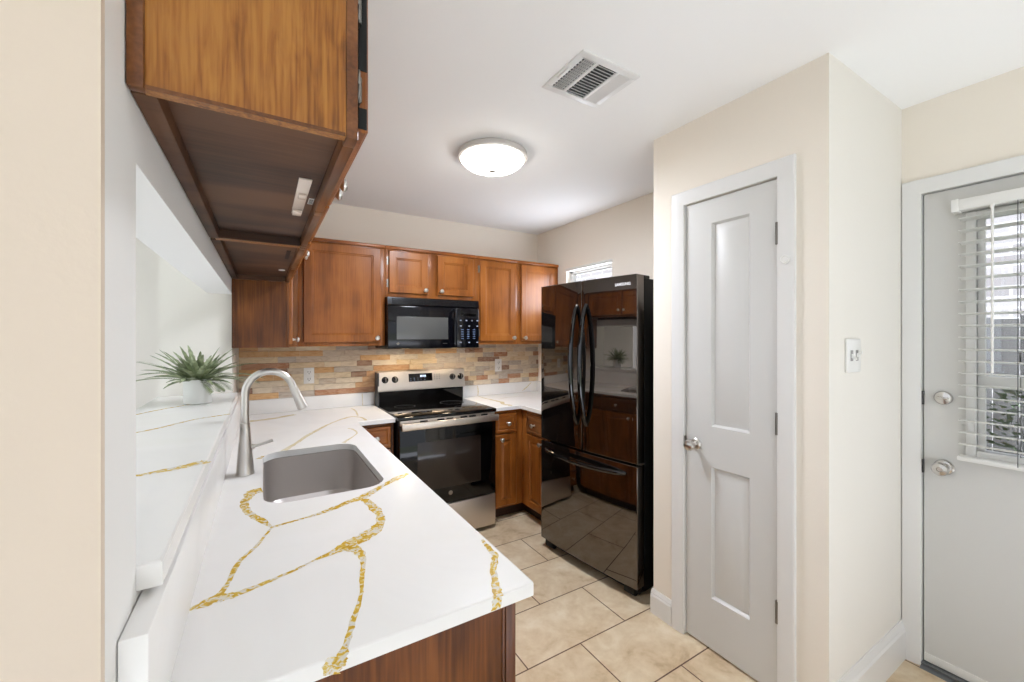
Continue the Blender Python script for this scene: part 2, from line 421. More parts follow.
box(b, XR, XR + .12, YP1 + .001, WY0, 0, CZ); box(b, XR, XR + .12, WY1, YB, 0, CZ); box(b, XR, XR + .12, WY0, WY1, 0, WZ0); box(b, XR, XR + .12, WY0, WY1, WZ1, CZ)
struct('wall_right', b, WALL, 'cream wall with a small window behind the refrigerator', 'wall')
b = BM()
DY0, DY1, DZ = 0.868, 1.302, 2.124      # pantry door opening
box(b, XP, XP + .11, YP0, DY0, 0, CZ); box(b, XP, XP + .11, DY1, YP1, 0, CZ); box(b, XP, XP + .11, DY0, DY1, DZ, CZ)
struct('wall_pantry', b, WALL, 'beige wall around the narrow white pantry door', 'wall')
b = BM(); box(b, XP + .111, 2.55, YP1 - .09, YP1, 0, CZ); struct('wall_pantry_rear', b, WALL, 'rear wall of the pantry, beside the refrigerator', 'wall')
b = BM(); box(b, XP + .0005, XE + .12, YP0 - .0005, YP0 + .1, 0, CZ)
struct('wall_pantry_side', b, WALLW, 'pale wall with the light switch, turning in from the pantry corner', 'wall')
EY0, EY1, EZ = -0.29, 0.627, 2.114      # outside door opening
b = BM(); box(b, XE, XE + .13, EY1, YP0 - .0005, 0, CZ); box(b, XE, XE + .13, EY0, EY1, EZ, CZ); box(b, XE, XE + .13, -2.5, EY0, 0, CZ)
struct('wall_entry', b, WALL, 'cream wall around the white outside door', 'wall')
b = BM()
YJ = 0.805
box(b, XW - .12, XW, 0.666, YJ, 0, CZ)                 # stub at the near end
box(b, XW - .12, XW, YJ, 3.0, 0, 1.098)               # half wall
box(b, XW - .12, XW, YJ, 3.0, 1.73, CZ)               # header
box(b, -0.62, XW - .12, 0.666, 0.77, 0, CZ)
struct('wall_left', b, [WALLG], 'light wall on the left with the serving opening over the sink counter', 'wall')
b = BM(); box(b, -2.8, -0.5, 5.2, 5.3, 0, CZ); box(b, -0.5, -0.4, 3.62, 5.3, 0, CZ)
struct('wall_dining', b, WALLW, 'pale wall of the dining room seen through the serving opening', 'wall')
b = BM()
for q in ((-2.5, .3, 0, CZ), (3.1, 5.3, 0, CZ), (.3, 3.1, 0, .25), (.3, 3.1, 2.2, CZ)): box(b, -2.8, -2.7, q[0], q[1], q[2], q[3])
struct('wall_dining_added_opening', b, WALLW, 'unseen far wall of the dining room, wide opening added to let in sun', 'wall')  # opening added so sun reaches the dining floor and bounces into the kitchen
b = BM()
for q in ((-2.8, -1.7, 0, CZ), (1.7, 2.66, 0, CZ), (-1.7, 1.7, 2.25, CZ)): box(b, q[0], q[1], -2.5, -2.4, q[2], q[3])
struct('wall_rear_unseen', b, WALL, 'unseen wall behind the camera, wide opening added to let in sun', 'wall')  # opening added behind the camera so a sunlit floor lights the ceiling

b = BM(); box(b, -0.62, XW, 0.652, 0.6655, 0, CZ); struct('wall_near', b, plain('warm_beige_wall_paint', (213, 198, 181), 0.85, spec=0.2, bump=0.15, bscale=70), 'warm beige textured wall end at the left, facing the viewer', 'wall')
# ---------------- pantry door, casing, baseboards
def casing(bm, fr, wd, ht, cw=0.066, th=0.016):
    """three mitred boards round an opening wd x ht; fr: u along the wall, v up, n out of the wall"""
    prof = [(0.0, 0.0), (0.0, th * .62), (cw * .18, th * .8), (cw * .62, th), (cw * .94, th), (cw, th * .85), (cw, 0.0)]
    path = [(0, 0, -1, 0), (0, ht, -1, 1), (wd, ht, 1, 1), (wd, 0, 1, 0)]
    loops = [[fr(a + s * q, c + k * q, n) for q, n in prof] for a, c, s, k in path]
    loft(bm, loops, True)
fp = frame((XP, DY1, 0), (0, -1, 0), (0, 0, 1), (-1, 0, 0))
b = BM(); casing(b, fp, DY1 - DY0, DZ)
box(b, XP + .002, XP + .11, DY1 - .0001, DY1 + .012, 0, DZ); box(b, XP + .002, XP + .11, DY0 - .012, DY0 + .0001, 0, DZ)
struct('trim_1', b, WHITE, 'white casing around the pantry door', 'door casing')
b = BM()
PW, PH = DY1 - DY0 - .008, DZ - .018
fd = frame((XP + .006, DY1 - .004, 0.012), (0, -1, 0), (0, 0, 1), (-1, 0, 0))
multi_panel(b, fd, PW, PH, .035, 0.134, 0.312, [(0.238, 0.852), (1.042, 1.994)], [(.010, -.013), (.017, -.013), (.046, -.001)])
door1 = struct('door_1', b, DOORW, 'narrow white two-panel pantry door beside the refrigerator', 'door')
b = BM(); kz, ky = 0.955, 1.243
lathe(b, (XP + .006, ky, kz), (-1, 0, 0), [(.027, 0), (.027, .004), (.022, .009), (.011, .012), (.010, .030), (.016, .036), (.0245, .046), (.0262, .056), (.022, .066), (.012, .071), (.001, .072)], 24)
obj('door_knob', b, NICKEL, door1)
b = BM(); box(b, XP - .004, XP + .008, DY1 - .0065, DY1 - .0005, kz - .028, kz + .028, .001); obj('latch_plate', b, HINGE, door1)
for hz_ in (1.893, 1.120, 0.356):
    b = BM(); tube(b, [(XP - .006, DY0 + .002, hz_ - .045), (XP - .006, DY0 + .002, hz_ + .045)], .0068, 10)
    box(b, XP - .001, XP + .0075, DY0 + .001, DY0 + .012, hz_ - .043, hz_ + .043, .001)
    obj('hinge', b, HINGE, door1)
b = BM(); lathe(b, (XP - .015, .836, 1.780), (-1, 0, 0), [(.017, 0), (.017, .006), (.013, .009), (.011, .007), (.001, .007)], 20)
tag(obj('door_alarm_button', b, WHITE2), 'small round white button on the pantry door casing', 'button')
def baseboard(bm, p0, p1, n, h=.125, th=.016):
    p0, p1, n = Vector(p0 + (0,)), Vector(p1 + (0,)), Vector(n + (0,))
    prof = [(0, 0), (th, 0), (th, h * .76), (th * .72, h * .82), (th * .72, h * .87), (th * .4, h * .95), (th * .3, h), (0, h)]
    loft(bm, [[p + n * q + Vector((0, 0, z)) for q, z in prof] for p in (p0, p1)])
b = BM(); baseboard(b, (XP, 1.370), (XP, YP1 + .008), (-1, 0)); baseboard(b, (XP, YP0 - .012), (XP, .800), (-1, 0)); struct('baseboard_pantry', b, WHITE, 'white baseboard under the pantry wall beside its door', 'baseboard')
b = BM(); baseboard(b, (XP - .012, YP0), (XE, YP0), (0, -1), .17, .018); struct('baseboard_entry', b, WHITE, 'tall white baseboard under the light switch wall', 'baseboard')

# ---------------- outside door with glass and blinds
fe = frame((XE, EY1, 0), (0, -1, 0), (0, 0, 1), (-1, 0, 0))
b = BM(); casing(b, fe, EY1 - EY0, EZ, .064)
box(b, XE + .002, XE + .13, EY1 - .0001, EY1 + .01, 0, EZ); box(b, XE + .002, XE + .13, EY0 - .01, EY0, 0, EZ); box(b, XE + .002, XE + .13, EY0, EY1, EZ - .0001, EZ + .01)
struct('trim_2', b, WHITE, 'white casing around the outside door', 'door casing')
LY0, LY1, LZ0, LZ1 = -0.13, 0.462, 1.00, 1.965
b = BM(); x0, x1 = XE + .012, XE + .056
box(b, x0, x1, LY1, EY1 - .005, .022, EZ - .005); box(b, x0, x1, EY0 + .005, LY0, .022, EZ - .005); box(b, x0, x1, LY0, LY1, .022, LZ0); box(b, x0, x1, LY0, LY1, LZ1, EZ - .005)
door2 = struct('door_2', b, DOORW, 'white outside door with a tall window and metal locks', 'door')
b = BM()
for y0, y1, z0, z1 in ((LY1 - .0, LY1 + .03, LZ0 - .03, LZ1 + .03), (LY0 - .03, LY0, LZ0 - .03, LZ1 + .03), (LY0, LY1, LZ0 - .03, LZ0), (LY0, LY1, LZ1, LZ1 + .03)):
    box(b, x0 - .012, x0 + .02, y0, y1, z0, z1, .004)
box(b, x0 + .004, x0 + .03, LY0, LY1, 1.262, 1.312, .004)
box(b, x0 + .008, x0 + .026, LY1 - .022, LY1, LZ0, LZ1); box(b, x0 + .008, x0 + .026, LY0, LY0 + .022, LZ0, LZ1)
obj('glass_frame', b, WHITE, door2)
b = BM(); box(b, x0 + .014, x0 + .02, LY0, LY1, LZ0, LZ1); obj('glass', b, GLASS, door2)
b = BM(); dz = 1.207; dy = .560
lathe(b, (x0, dy, dz), (-1, 0, 0), [(.030, 0), (.030, .006), (.026, .012), (.012, .014), (.001, .0145)], 28)
box(b, x0 - .026, x0 - .012, dy - .018, dy + .018, dz - .005, dz + .005, .003)
obj('deadbolt', b, CHROME, door2)
b = BM(); dz = .905; dy = .558
lathe(b, (x0, dy, dz), (-1, 0, 0), [(.033, 0), (.033, .005), (.028, .011), (.014, .014), (.012, .030), (.020, .037), (.0275, .048), (.0285, .058), (.024, .067), (.010, .069), (.008, .066), (.001, .066)], 28)
obj('door_knob', b, CHROME, door2)
for z in (1.20, .895):
    b = BM(); box(b, XE - .0, x0 + .02, EY1 - .0065, EY1 - .0008, z - .03, z + .03); obj('strike_plate', b, DARKGREY, door2)
b = BM(); box(b, x0 - .004, x0 + .002, EY0 + .006, EY1 - .006, .024, .060, .001); obj('door_sweep', b, WHITE2, door2)
b = BM(); loft(b, [[(XE - .03, y, 0), (XE + .03, y, .020), (XE + .13, y, .022), (XE + .13, y, 0)] for y in (EY0, EY1)]); box(b, XE - .01, XE + .012, EY0, EY1, .012, .019)
struct('trim_3', b, plain('threshold_metal', (118, 120, 122), .45, .3), 'dark grey threshold under the outside door', 'threshold')
bl = thing('window_blind', 'white slatted blind hanging over the outside door window', 'blind', (XE - .02, .17, LZ1 + .06))
bx = XE - .022; by0, by1 = -.185, .508
b = BM(); box(b, bx - .028, bx + .028, by0, by1, 2.000, 2.045, .003); obj('headrail', b, WHITE2, bl)
b = BM(); box(b, bx - .030, bx + .030, by1 - .006, by1 + .016, 1.995, 2.048, .002); obj('mounting_bracket', b, WHITE2, bl)
SL = []
k = 0; z = 1.965
while z > 1.0:
    b = BM(); c = 10; loops = []
    for y in (by0 + .004, by1 - .004):
        top = []; bot = []
        for i in range(c + 1):
            s = i / c * 2 - 1; q = s * .0245
            zz = .0035 * (1 - s * s) + q * math.tan(R(-7))
            top.append((bx + q, y, z + zz)); bot.append((bx + q, y, z + zz - .0026))
        loops.append(top + bot[::-1])
    loft(b, loops); obj('slat', b, SLAT, bl); z -= .0495
b = BM(); box(b, bx - .026, bx + .026, by0, by1, .958, .976, .004); obj('bottom_rail', b, WHITE2, bl)
for y in (.345, -.03):
    b = BM(); tube(b, [(bx - .026, y, 2.0), (bx - .026, y, .97)], .0012, 6); tube(b, [(bx + .026, y, 2.0), (bx + .026, y, .97)], .0012, 6); obj('ladder_cord', b, DARKGREY, bl)
b = BM(); tube(b, [(bx - .035, .408, 1.995), (bx - .037, .408, 1.33)], .0042, 8); lathe(b, (bx - .033, .408, 2.0), (0, 0, -1), [(.006, 0), (.008, .004), (.005, .014)], 10); obj('tilt_wand', b, WHITE2, bl)

# ---------------- window behind the refrigerator
b = BM(); xw = XR
for y0, y1, z0, z1 in ((WY0, WY0 + .035, WZ0, WZ1), (WY1 - .035, WY1, WZ0, WZ1), (WY0, WY1, WZ0, WZ0 + .035), (WY0, WY1, WZ1 - .035, WZ1), (WY0, WY1, 1.655, 1.695)):
    box(b, xw + .05, xw + .09, y0, y1, z0, z1, .004)
win1 = struct('window_1', b, WHITE, 'small white kitchen window above the refrigerator', 'window')
b = BM(); box(b, xw + .066, xw + .072, WY0 + .03, WY1 - .03, WZ0 + .03, WZ1 - .03); obj('glass', b, GLASS, win1)
b = BM(); box(b, xw - .012, xw + .03, WY0 - .004, WY1 + .004, WZ1 - .012, WZ1 + .016, .002); obj('blind_headrail', b, WHITE2, win1)

# ---------------- outside, seen through the door glass and window
b = BM(); box(b, 2.66, 14, -9, 12, -.25, -.15); box(b, -12, 2.66, -12, -2.5, -.25, -.15); box(b, -12, -2.8, -2.5, 12, -.25, -.15); struct('ground_outside', b, GRASS, 'strip of lawn outside the door', 'ground')
b = BM(); box(b, 7.2, 7.5, -8, 11, -.2, 6.0)
house = tag(obj('outside_brick_house', b, BRICK), 'pale brick neighbouring house seen through the door blind', 'house')
for y in (-2.6, 4.4):
    b = BM(); box(b, 7.17, 7.2, y - .5, y + .5, 1.0, 2.6, .01); obj('house_window', b, DARKGREY, house)
fen = thing('wood_fence', 'grey board fence in front of the brick house', 'fence', (5.2, 1, -.15))
for k, (y0, y1) in enumerate(((-4, -1.5), (-1.5, 1.0), (1.0, 3.5), (3.5, 6.0))):
    b = BM()
    for i in range(17):
        yy = y0 + .02 + i * .1465; box(b, 5.2, 5.225, yy, yy + .138, -.12, 1.62 + .012 * ((i * 7) % 3), .004)
    box(b, 5.225, 5.265, y0, y1, .1, .19); box(b, 5.225, 5.265, y0, y1, 1.25, 1.34); obj('fence_panel', b, FENCE, fen)
    b = BM(); box(b, 5.23, 5.33, y1 - .05, y1 + .05, -.15, 1.66, .006); obj('fence_post', b, FENCE, fen)
rnd = random.Random(4)
def shrub(x, y, h, label):
    s = thing('shrub', label, 'shrub', (x, y, -.15), 'shrubs along the fence')
    b = BM()
    for i in range(900):
        a = rnd.uniform(0, 6.28); zz = rnd.uniform(.05, 1) * h; rr = .42 * math.sqrt(max(0.02, 1 - (zz / h - .45) ** 2 * 2.6)) * rnd.uniform(.6, 1)
        c = Vector((x + rr * math.cos(a), y + rr * math.sin(a), -.15 + zz)); d = Vector((math.cos(a), math.sin(a), rnd.uniform(-.2, .9))).normalized(); u, v = basis(d); l = rnd.uniform(.025, .05)
        vs = [b.verts.new(c - d * l * .3), b.verts.new(c + u * l * .4 + v * .01), b.verts.new(c + d * l), b.verts.new(c - u * l * .4 - v * .01)]; b.faces.new(vs)
    obj('leaves', b, SHRUB, s, smooth=0)
    b = BM()
    for i in range(5):
        a = i * 1.256; tube(b, [(x, y, -.15), (x + .12 * math.cos(a), y + .12 * math.sin(a), -.15 + h * .4), (x + .25 * math.cos(a), y + .25 * math.sin(a), -.15 + h * .8)], [.018, .012, .005], 6)
    obj('stem', b, FENCE, s)
shrub(4.55, .45, 1.35, 'leafy green shrub nearest the door outside, before the fence')
shrub(4.6, 1.3, 1.15, 'lower green shrub further along the fence outside')

# ================================================================== STONE BACKSPLASH
b = BM(); lay = b.verts.layers.float.new('tone'); rnd = random.Random(11)
z = 1.0185; row = 0
while z < 1.40:
    h = .0435
    x = -.146 - rnd.uniform(0, .12)
    while x < XR:
        small = (x > 1.5)
        L = rnd.choice([.085, .1, .12, .15]) if small else rnd.choice([.12, .16, .2, .24, .3])
        q0, q1 = max(x, -.146), min(x + L, XR)
        if q1 - q0 > .012:
            tone = rnd.random()
            if small: tone = rnd.choice([.53, .15, .29, .05, .15, .55, .3, .95, .66, .75])
            n0 = len(b.verts)
            box(b, q0 + .0006, q1 - .0006, YB - .012 - rnd.uniform(0, .006), YB - .0005, z + .0006, min(z + h - .0006, 1.42), .0012, seg=1)
            b.verts.ensure_lookup_table()
            for i in range(n0, len(b.verts)): b.verts[i][lay] = tone
        x += L
    z += h; row += 1
tag(obj('stone_backsplash', b, STONE, smooth=20), 'tan and rust split-stone tile strip on the back wall under the cabinets', 'backsplash')

# ================================================================== CABINETS
RINGS = [(0.0, -.005), (.004, 0), (.052, 0), (.056, -.005), (.062, -.0052), (.066, -.010)]
RINGD = [(0.0, -.006), (.006, 0), (.022, 0), (.026, -.004), (.034, -.001)]
RINGR = [(0.0, -.006), (.005, 0), (.048, 0), (.052, -.007), (.058, -.007), (.078, -.001)]
def knob(parent, p, n, r=.0168):
    b = BM(); lathe(b, p, n, [(.010, 0), (.009, .003), (.0062, .009), (.0062, .018), (.012, .023), (r, .028), (r, .033), (r * .7, .0385), (.001, .040)], 18)
    return obj('knob', b, NICKEL, parent)
def hinge_piece(parent, fr, v):
    """scalloped face-frame hinge leaf beside a door edge"""
    b = BM(); pts = []
    for i in range(13):
        s = i / 12; pts.append((.010 + .006 * abs(math.cos(s * math.pi * 2.5)), (s - .5) * .062))
    loop = [(-.002, -.031)] + pts + [(-.002, .031)]
    loft(b, [[fr(a, v + c, n) for a, c in loop] for n in (.0, .003)])
    tube(b, [fr(0, v - .022, .004), fr(0, v + .022, .004)], .0042, 8)
    return obj('hinge', b, HINGE, parent)
def cab_door(parent, fr, wd, ht, mat, knob_at, hinges=None, rings=RINGS, name='door', th=.02):
    b = BM(); slab(b, fr, wd, ht, th, rings)
    d = obj(name, b, mat, parent, smooth=0)
    if knob_at:
        p0, p1 = fr(knob_at[0], knob_at[1], 0), fr(knob_at[0], knob_at[1], 1); knob(d, p0, p1 - p0)
    if hinges is not None:
        fr2 = (lambda a, c, n: fr(a * hinges[1] + hinges[0], c, n - .0195))
        for v in (.075, ht - .075): hinge_piece(d, fr2, v)
    return d
# --- back wall upper units; faces at YF
YF = 3.155; YD = 3.135; CT = 2.160; CB = 1.405
def upper_back(name, label, x0, x1, z0, doors, group='upper cabinets on the back wall'):
    c = thing(name, label, 'cabinet', ((x0 + x1) / 2, YB - .16, z0), group)
    b = BM(); t = .018
    box(b, x0, x0 + t, YF + .002, YB - .001, z0, CT); box(b, x1 - t, x1, YF + .002, YB - .001, z0, CT); box(b, x0 + t, x1 - t, YF + .002, YB - .001, z0 + .012, z0 + .03); box(b, x0 + t, x1 - t, YF + .002, YB - .001, CT - .02, CT); box(b, x0 + t, x1 - t, YB - .012, YB - .001, z0 + .03, CT - .02)
    obj('carcass', b, WV, c)
    b = BM()
    xs = [x0] + [v for d in doors for v in (d[0] + .012, d[1] - .012)] + [x1]
    for i in range(0, len(xs), 2): box(b, xs[i], xs[i + 1], YF - .0, YF + .019, z0, CT, .001)
    for d in doors: box(b, d[0] + .012, d[1] - .012, YF, YF + .019, z0, z0 + .04, .001); box(b, d[0] + .012, d[1] - .012, YF, YF + .019, CT - .05, CT, .001)
    obj('face_frame', b, WV, c)
    b = BM(); box(b, x0, x1, YF - .012, YF - .0005, CT - .022, CT + .003, .004); obj('top_moulding', b, WX, c)
    for u0, u1, ks, hs in doors:
        zb, zt = z0 + .028, CT - .034
        fr = frame((u0, YD, zb), (1, 0, 0), (0, 0, 1), (0, -1, 0))
        cab_door(c, fr, u1 - u0, zt - zb, WV, ((u1 - u0 - .028) if ks > 0 else .028, .030), (0.0 if hs < 0 else u1 - u0, -1 if hs < 0 else 1) if hs else None)
    return c
upper_back('upper_cabinet', 'honey wood wall cabinet with one wide door, left of the microwave', .204, .788, CB, [(.236, .752, 1, 0)])
upper_back('upper_cabinet', 'short two-door wood cabinet directly above the microwave', .789, 1.549, 1.778, [(.815, 1.123, 1, -1), (1.200, 1.520, -1, 0)])
upper_back('upper_cabinet', 'narrow single-door wood cabinet just right of the microwave', 1.550, 1.966, CB, [(1.584, 1.937, 1, -1)])
upper_back('upper_cabinet', 'rightmost wood wall cabinet, its door partly behind the refrigerator', 1.967, 2.428, CB, [(2.000, 2.385, -1, 0)])
# --- tall corner unit of the left run
c = thing('upper_cabinet', 'dark wood corner cabinet whose side drops below the cabinets over the sink', 'cabinet', (-.01, 3.2, CB), 'upper cabinets over the sink counter')
b = BM(); XF = .142; yc = 2.965
box(b, XW + .001, XF - .02, yc, yc + .016, CB, CT); box(b, XW + .001, XF - .02, yc + .016, YB - .001, CB + .012, CB + .03); box(b, XW + .001, XF - .02, yc + .016, YB - .001, CT - .02, CT); box(b, XW + .001, XW + .012, yc + .016, YB - .001, CB + .03, CT - .02)
obj('side_panel', b, WK, c)
b = BM(); box(b, XF - .02, XF, yc - .001, yc + .05, CB, CT, .001); box(b, XF - .02, XF, yc + .05, 3.49, CB, CB + .035, .001); box(b, XF - .02, XF, yc + .05, 3.49, CT - .04, CT, .001); box(b, XF - .02, XF, 3.13, 3.49, CB + .035, CT - .04); box(b, XF, .203, YF, YF + .019, CB, CT, .001); obj('face_frame', b, WK, c)
b = BM(); box(b, XW + .001, XW + .012, yc - .006, yc - .0005, CB, 1.815); obj('scribe_strip', b, WK, c)
fr = frame((XF + .021, yc + .012, CB + .02), (0, 1, 0), (0, 0, 1), (1, 0, 0))
cab_door(c, fr, .150, CT - CB - .05, WV, (.02, .03), rings=[(0, -.005), (.004, 0), (.03, 0), (.034, -.005)])
# --- two short units over the sink counter
LB = 1.818
def upper_left(label, y0, y1, near):
    c = thing('upper_cabinet', label, 'cabinet', (-.01, (y0 + y1) / 2, LB), 'upper cabinets over the sink counter')
    t = .018
    for a0, a1 in ((y0, y0 + t), (y1 - t, y1)): b = BM(); box(b, XW + .018, XF - .02, a0, a1, LB, CT); obj('side_panel', b, WN, c)
    if near:
        b = BM(); box(b, XW + .001, XW + .020, y0 - .007, y0 + .012, LB - .002, CT, .003); box(b, XW + .020, XF - .021, y0 - .002, y0 - .0004, LB, LB + .006); obj('scribe_strip', b, WY, c)
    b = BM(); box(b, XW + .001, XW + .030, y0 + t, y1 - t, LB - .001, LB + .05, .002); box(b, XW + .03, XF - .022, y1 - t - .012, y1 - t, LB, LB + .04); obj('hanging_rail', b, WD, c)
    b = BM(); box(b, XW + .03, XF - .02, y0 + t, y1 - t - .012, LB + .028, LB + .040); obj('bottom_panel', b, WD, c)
    b = BM(); box(b, XW + .001, XF - .02, y0 + t, y1 - t, CT - .02, CT); box(b, XW + .001, XW + .010, y0 + t, y1 - t, LB + .05, CT - .02); obj('back_panel', b, WV, c)
    b = BM(); ym = (y0 + y1) / 2
    for a0, a1 in ((y0, y0 + .04), (ym - .02, ym + .02), (y1 - .04, y1)): box(b, XF - .0195, XF, a0, a1, LB - .001, CT, .0015)
    for a0, a1 in ((y0 + .04, ym - .02), (ym + .02, y1 - .04)): box(b, XF - .0195, XF, a0, a1, LB - .001, LB + .04, .0015); box(b, XF - .0195, XF, a0, a1, CT - .04, CT, .0015)
    obj('face_frame', b, WY, c)
    zb, zt = LB + .022, CT - .03
    for a0, a1, ka, hg in ((y0 + .018, ym - .012, 1, 0.0), (ym + .012, y1 - .018, -1, None)):
        fr = frame((XF + .021, a0, zb), (0, 1, 0), (0, 0, 1), (1, 0, 0))
        d_ = cab_door(c, fr, a1 - a0, zt - zb, WV, ((a1 - a0 - .03) if ka > 0 else .03, .055), (0.0, -1) if hg is not None else None)
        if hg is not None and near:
            for z0, z1 in ((zb + .006, zb + .044), (zb + .110, zb + .250)): b = BM(); box(b, XF + .003, XF + .0185, a0 - .0012, a0 + .001, z0, z1, .004); obj('edge_gap_shade', b, BLACKM, d_)  # shade of the gap beside the door, painted as black strips
    return c
cn = upper_left('short wood cabinet nearest the viewer over the sink, golden oak side showing', .752, 1.775, True)
b = BM(); bz = LB + .0275
box(b, .072, .100, 1.075, 1.39, bz - .004, bz, .001); box(b, .078, .096, 1.18, 1.21, bz - .012, bz - .004, .002); box(b, .074, .098, 1.34, 1.388, bz - .01, bz - .004, .002); obj('light_bracket', b, PLASTC, cn, 'clear plastic strip under the cabinet')
b = BM(); box(b, .106, .1185, 1.225, 1.275, bz - .0015, bz); obj('barcode_sticker', b, PAPER, cn)
b = BM()
for i in range(6): box(b, .107, .1175, 1.229 + i * .0075, 1.2325 + i * .0075, bz - .0019, bz - .0014)
obj('barcode_print', b, BLACKM, bpy.data.objects['barcode_sticker'])
cf = upper_left('short wood cabinet over the sink between the near unit and the dark corner unit', 1.777, 2.960, False)
b = BM(); box(b, .088, .104, 2.02, 2.24, bz - .002, bz); obj('light_bracket', b, BLACKM, cf, 'dark strip under the cabinet')
b = BM(); lathe(b, (.09, 2.62, bz), (0, 0, -1), [(.016, 0), (.016, .004), (.001, .005)], 16); obj('puck_light', b, WHITE2, cf, 'small white disc under the cabinet')

# --- base cabinets
def base_unit(name, label, loc, group, parts):
    c = thing(name, label, 'cabinet', loc, group)
    for nm, bm, mt in parts: obj(nm, bm, mt, c)
    return c
BZ = .885; YBF = 2.865
GB = 'base cabinets'
# back left drawer unit
b1 = BM(); box(b1, .53, .776, YBF + .02, YB - .03, .10, BZ - .002)
b2 = BM(); box(b2, .53, .556, YBF, YBF + .0195, .10, BZ - .002, .001); box(b2, .760, .776, YBF, YBF + .0195, .10, BZ - .002, .001); box(b2, .556, .760, YBF, YBF + .0195, .846, BZ - .002, .001); box(b2, .556, .760, YBF, YBF + .0195, .10, .14, .001)
b3 = BM(); box(b3, .53, .776, YBF + .07, YBF + .085, 0, .10)
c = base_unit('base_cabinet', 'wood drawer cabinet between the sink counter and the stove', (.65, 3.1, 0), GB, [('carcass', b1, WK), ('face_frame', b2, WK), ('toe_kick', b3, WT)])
for z0, z1 in ((.712, .862), (.500, .698), (.300, .486), (.125, .288)):
    fr = frame((.566, YBF - .02, z0), (1, 0, 0), (0, 0, 1), (0, -1, 0)); cab_door(c, fr, .186, z1 - z0, WX, (.088, (z1 - z0) / 2), rings=RINGD, name='drawer')
# right corner unit (L-shaped)
XBF = 1.832
b1 = BM(); box(b1, 1.545, XBF + .02, YBF + .02, YB - .03, .10, BZ - .002); box(b1, XBF + .02, XR - .03, 2.47, YB - .03, .10, BZ - .002)
b2 = BM()
for q in ((1.545, 1.575, .10, BZ - .002), (1.765, XBF, .10, BZ - .002), (1.575, 1.765, .852, BZ - .002), (1.575, 1.765, .69, .714), (1.575, 1.765, .10, .135)): box(b2, q[0], q[1], YBF, YBF + .0195, q[2], q[3], .001)
for q in ((2.79, YBF, .10, BZ - .002), (2.47, 2.50, .10, BZ - .002), (2.50, 2.79, .852, BZ - .002), (2.50, 2.79, .69, .714), (2.50, 2.79, .10, .135)): box(b2, XBF, XBF + .0195, q[0], q[1], q[2], q[3], .001)
b3 = BM(); box(b3, 1.545, XBF + .085, YBF + .07, YBF + .085, 0, .10); box(b3, XBF + .07, XBF + .085, 2.47, YBF + .07, 0, .10)
c = base_unit('base_cabinet', 'wood corner cabinet with two drawers and doors, right of the stove', (1.8, 3.0, 0), GB, [('carcass', b1, WV), ('face_frame', b2, WV), ('toe_kick', b3, WT)])
fr = frame((1.572, YBF - .02, .702), (1, 0, 0), (0, 0, 1), (0, -1, 0)); cab_door(c, fr, .196, .158, WX, (.11, .075), rings=RINGD, name='drawer')
fr = frame((1.572, YBF - .02, .118), (1, 0, 0), (0, 0, 1), (0, -1, 0)); cab_door(c, fr, .196, .574, WV, (.05, .535), rings=RINGR)
fr = frame((XBF - .02, 2.775, .702), (0, -1, 0), (0, 0, 1), (-1, 0, 0)); cab_door(c, fr, .262, .158, WY, (.12, .075), rings=RINGD, name='drawer')
fr = frame((XBF - .02, 2.775, .118), (0, -1, 0), (0, 0, 1), (-1, 0, 0)); cab_door(c, fr, .262, .574, WV, (.22, .535), rings=RINGR)
# peninsula under the sink counter
XPF = .488; PY = .793
b1 = BM(); box(b1, XW + .001, XPF - .02, PY + .018, PY + .03, .10, BZ - .002); box(b1, XW + .001, XPF - .02, 2.80, 2.82, .10, BZ - .002); box(b1, XW + .001, XPF - .02, PY + .03, 2.80, .10, .118); box(b1, XW + .001, XW + .012, PY + .03, 2.80, .118, BZ - .002)
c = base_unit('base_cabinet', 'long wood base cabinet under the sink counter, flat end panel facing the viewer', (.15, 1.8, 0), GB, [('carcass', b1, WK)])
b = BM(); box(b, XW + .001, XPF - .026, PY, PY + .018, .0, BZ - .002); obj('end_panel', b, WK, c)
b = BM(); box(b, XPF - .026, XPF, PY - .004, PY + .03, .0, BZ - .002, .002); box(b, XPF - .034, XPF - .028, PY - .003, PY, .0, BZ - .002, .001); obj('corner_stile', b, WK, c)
b = BM(); ys = [PY + .03, 1.24, 1.66, 2.08, 2.48, 2.80]
for y in ys: box(b, XPF - .0195, XPF, y - .0, y + .02, .10, BZ - .002)
for y0, y1 in zip(ys[:-1], ys[1:]):
    for z0, z1 in ((.10, .135), (.69, .714), (.852, BZ - .002)): box(b, XPF - .0195, XPF, y0 + .02, y1, z0, z1)
obj('face_frame', b, WV, c)
b = BM(); box(b, XPF - .085, XPF - .07, PY + .02, 2.80, 0, .10); obj('toe_kick', b, WT, c)
for i, (y0, y1) in enumerate(zip(ys[:-1], ys[1:])):
    fr = frame((XPF + .02, y0 + .01, .702), (0, 1, 0), (0, 0, 1), (1, 0, 0)); cab_door(c, fr, y1 - y0 - .0, .158, WY, ((y1 - y0) / 2, .078), rings=RINGD, name='drawer')
    fr = frame((XPF + .02, y0 + .01, .118), (0, 1, 0), (0, 0, 1), (1, 0, 0)); cab_door(c, fr, y1 - y0 - .0, .574, WV, (.04 if i % 2 else y1 - y0 - .04, .53), rings=RINGR)

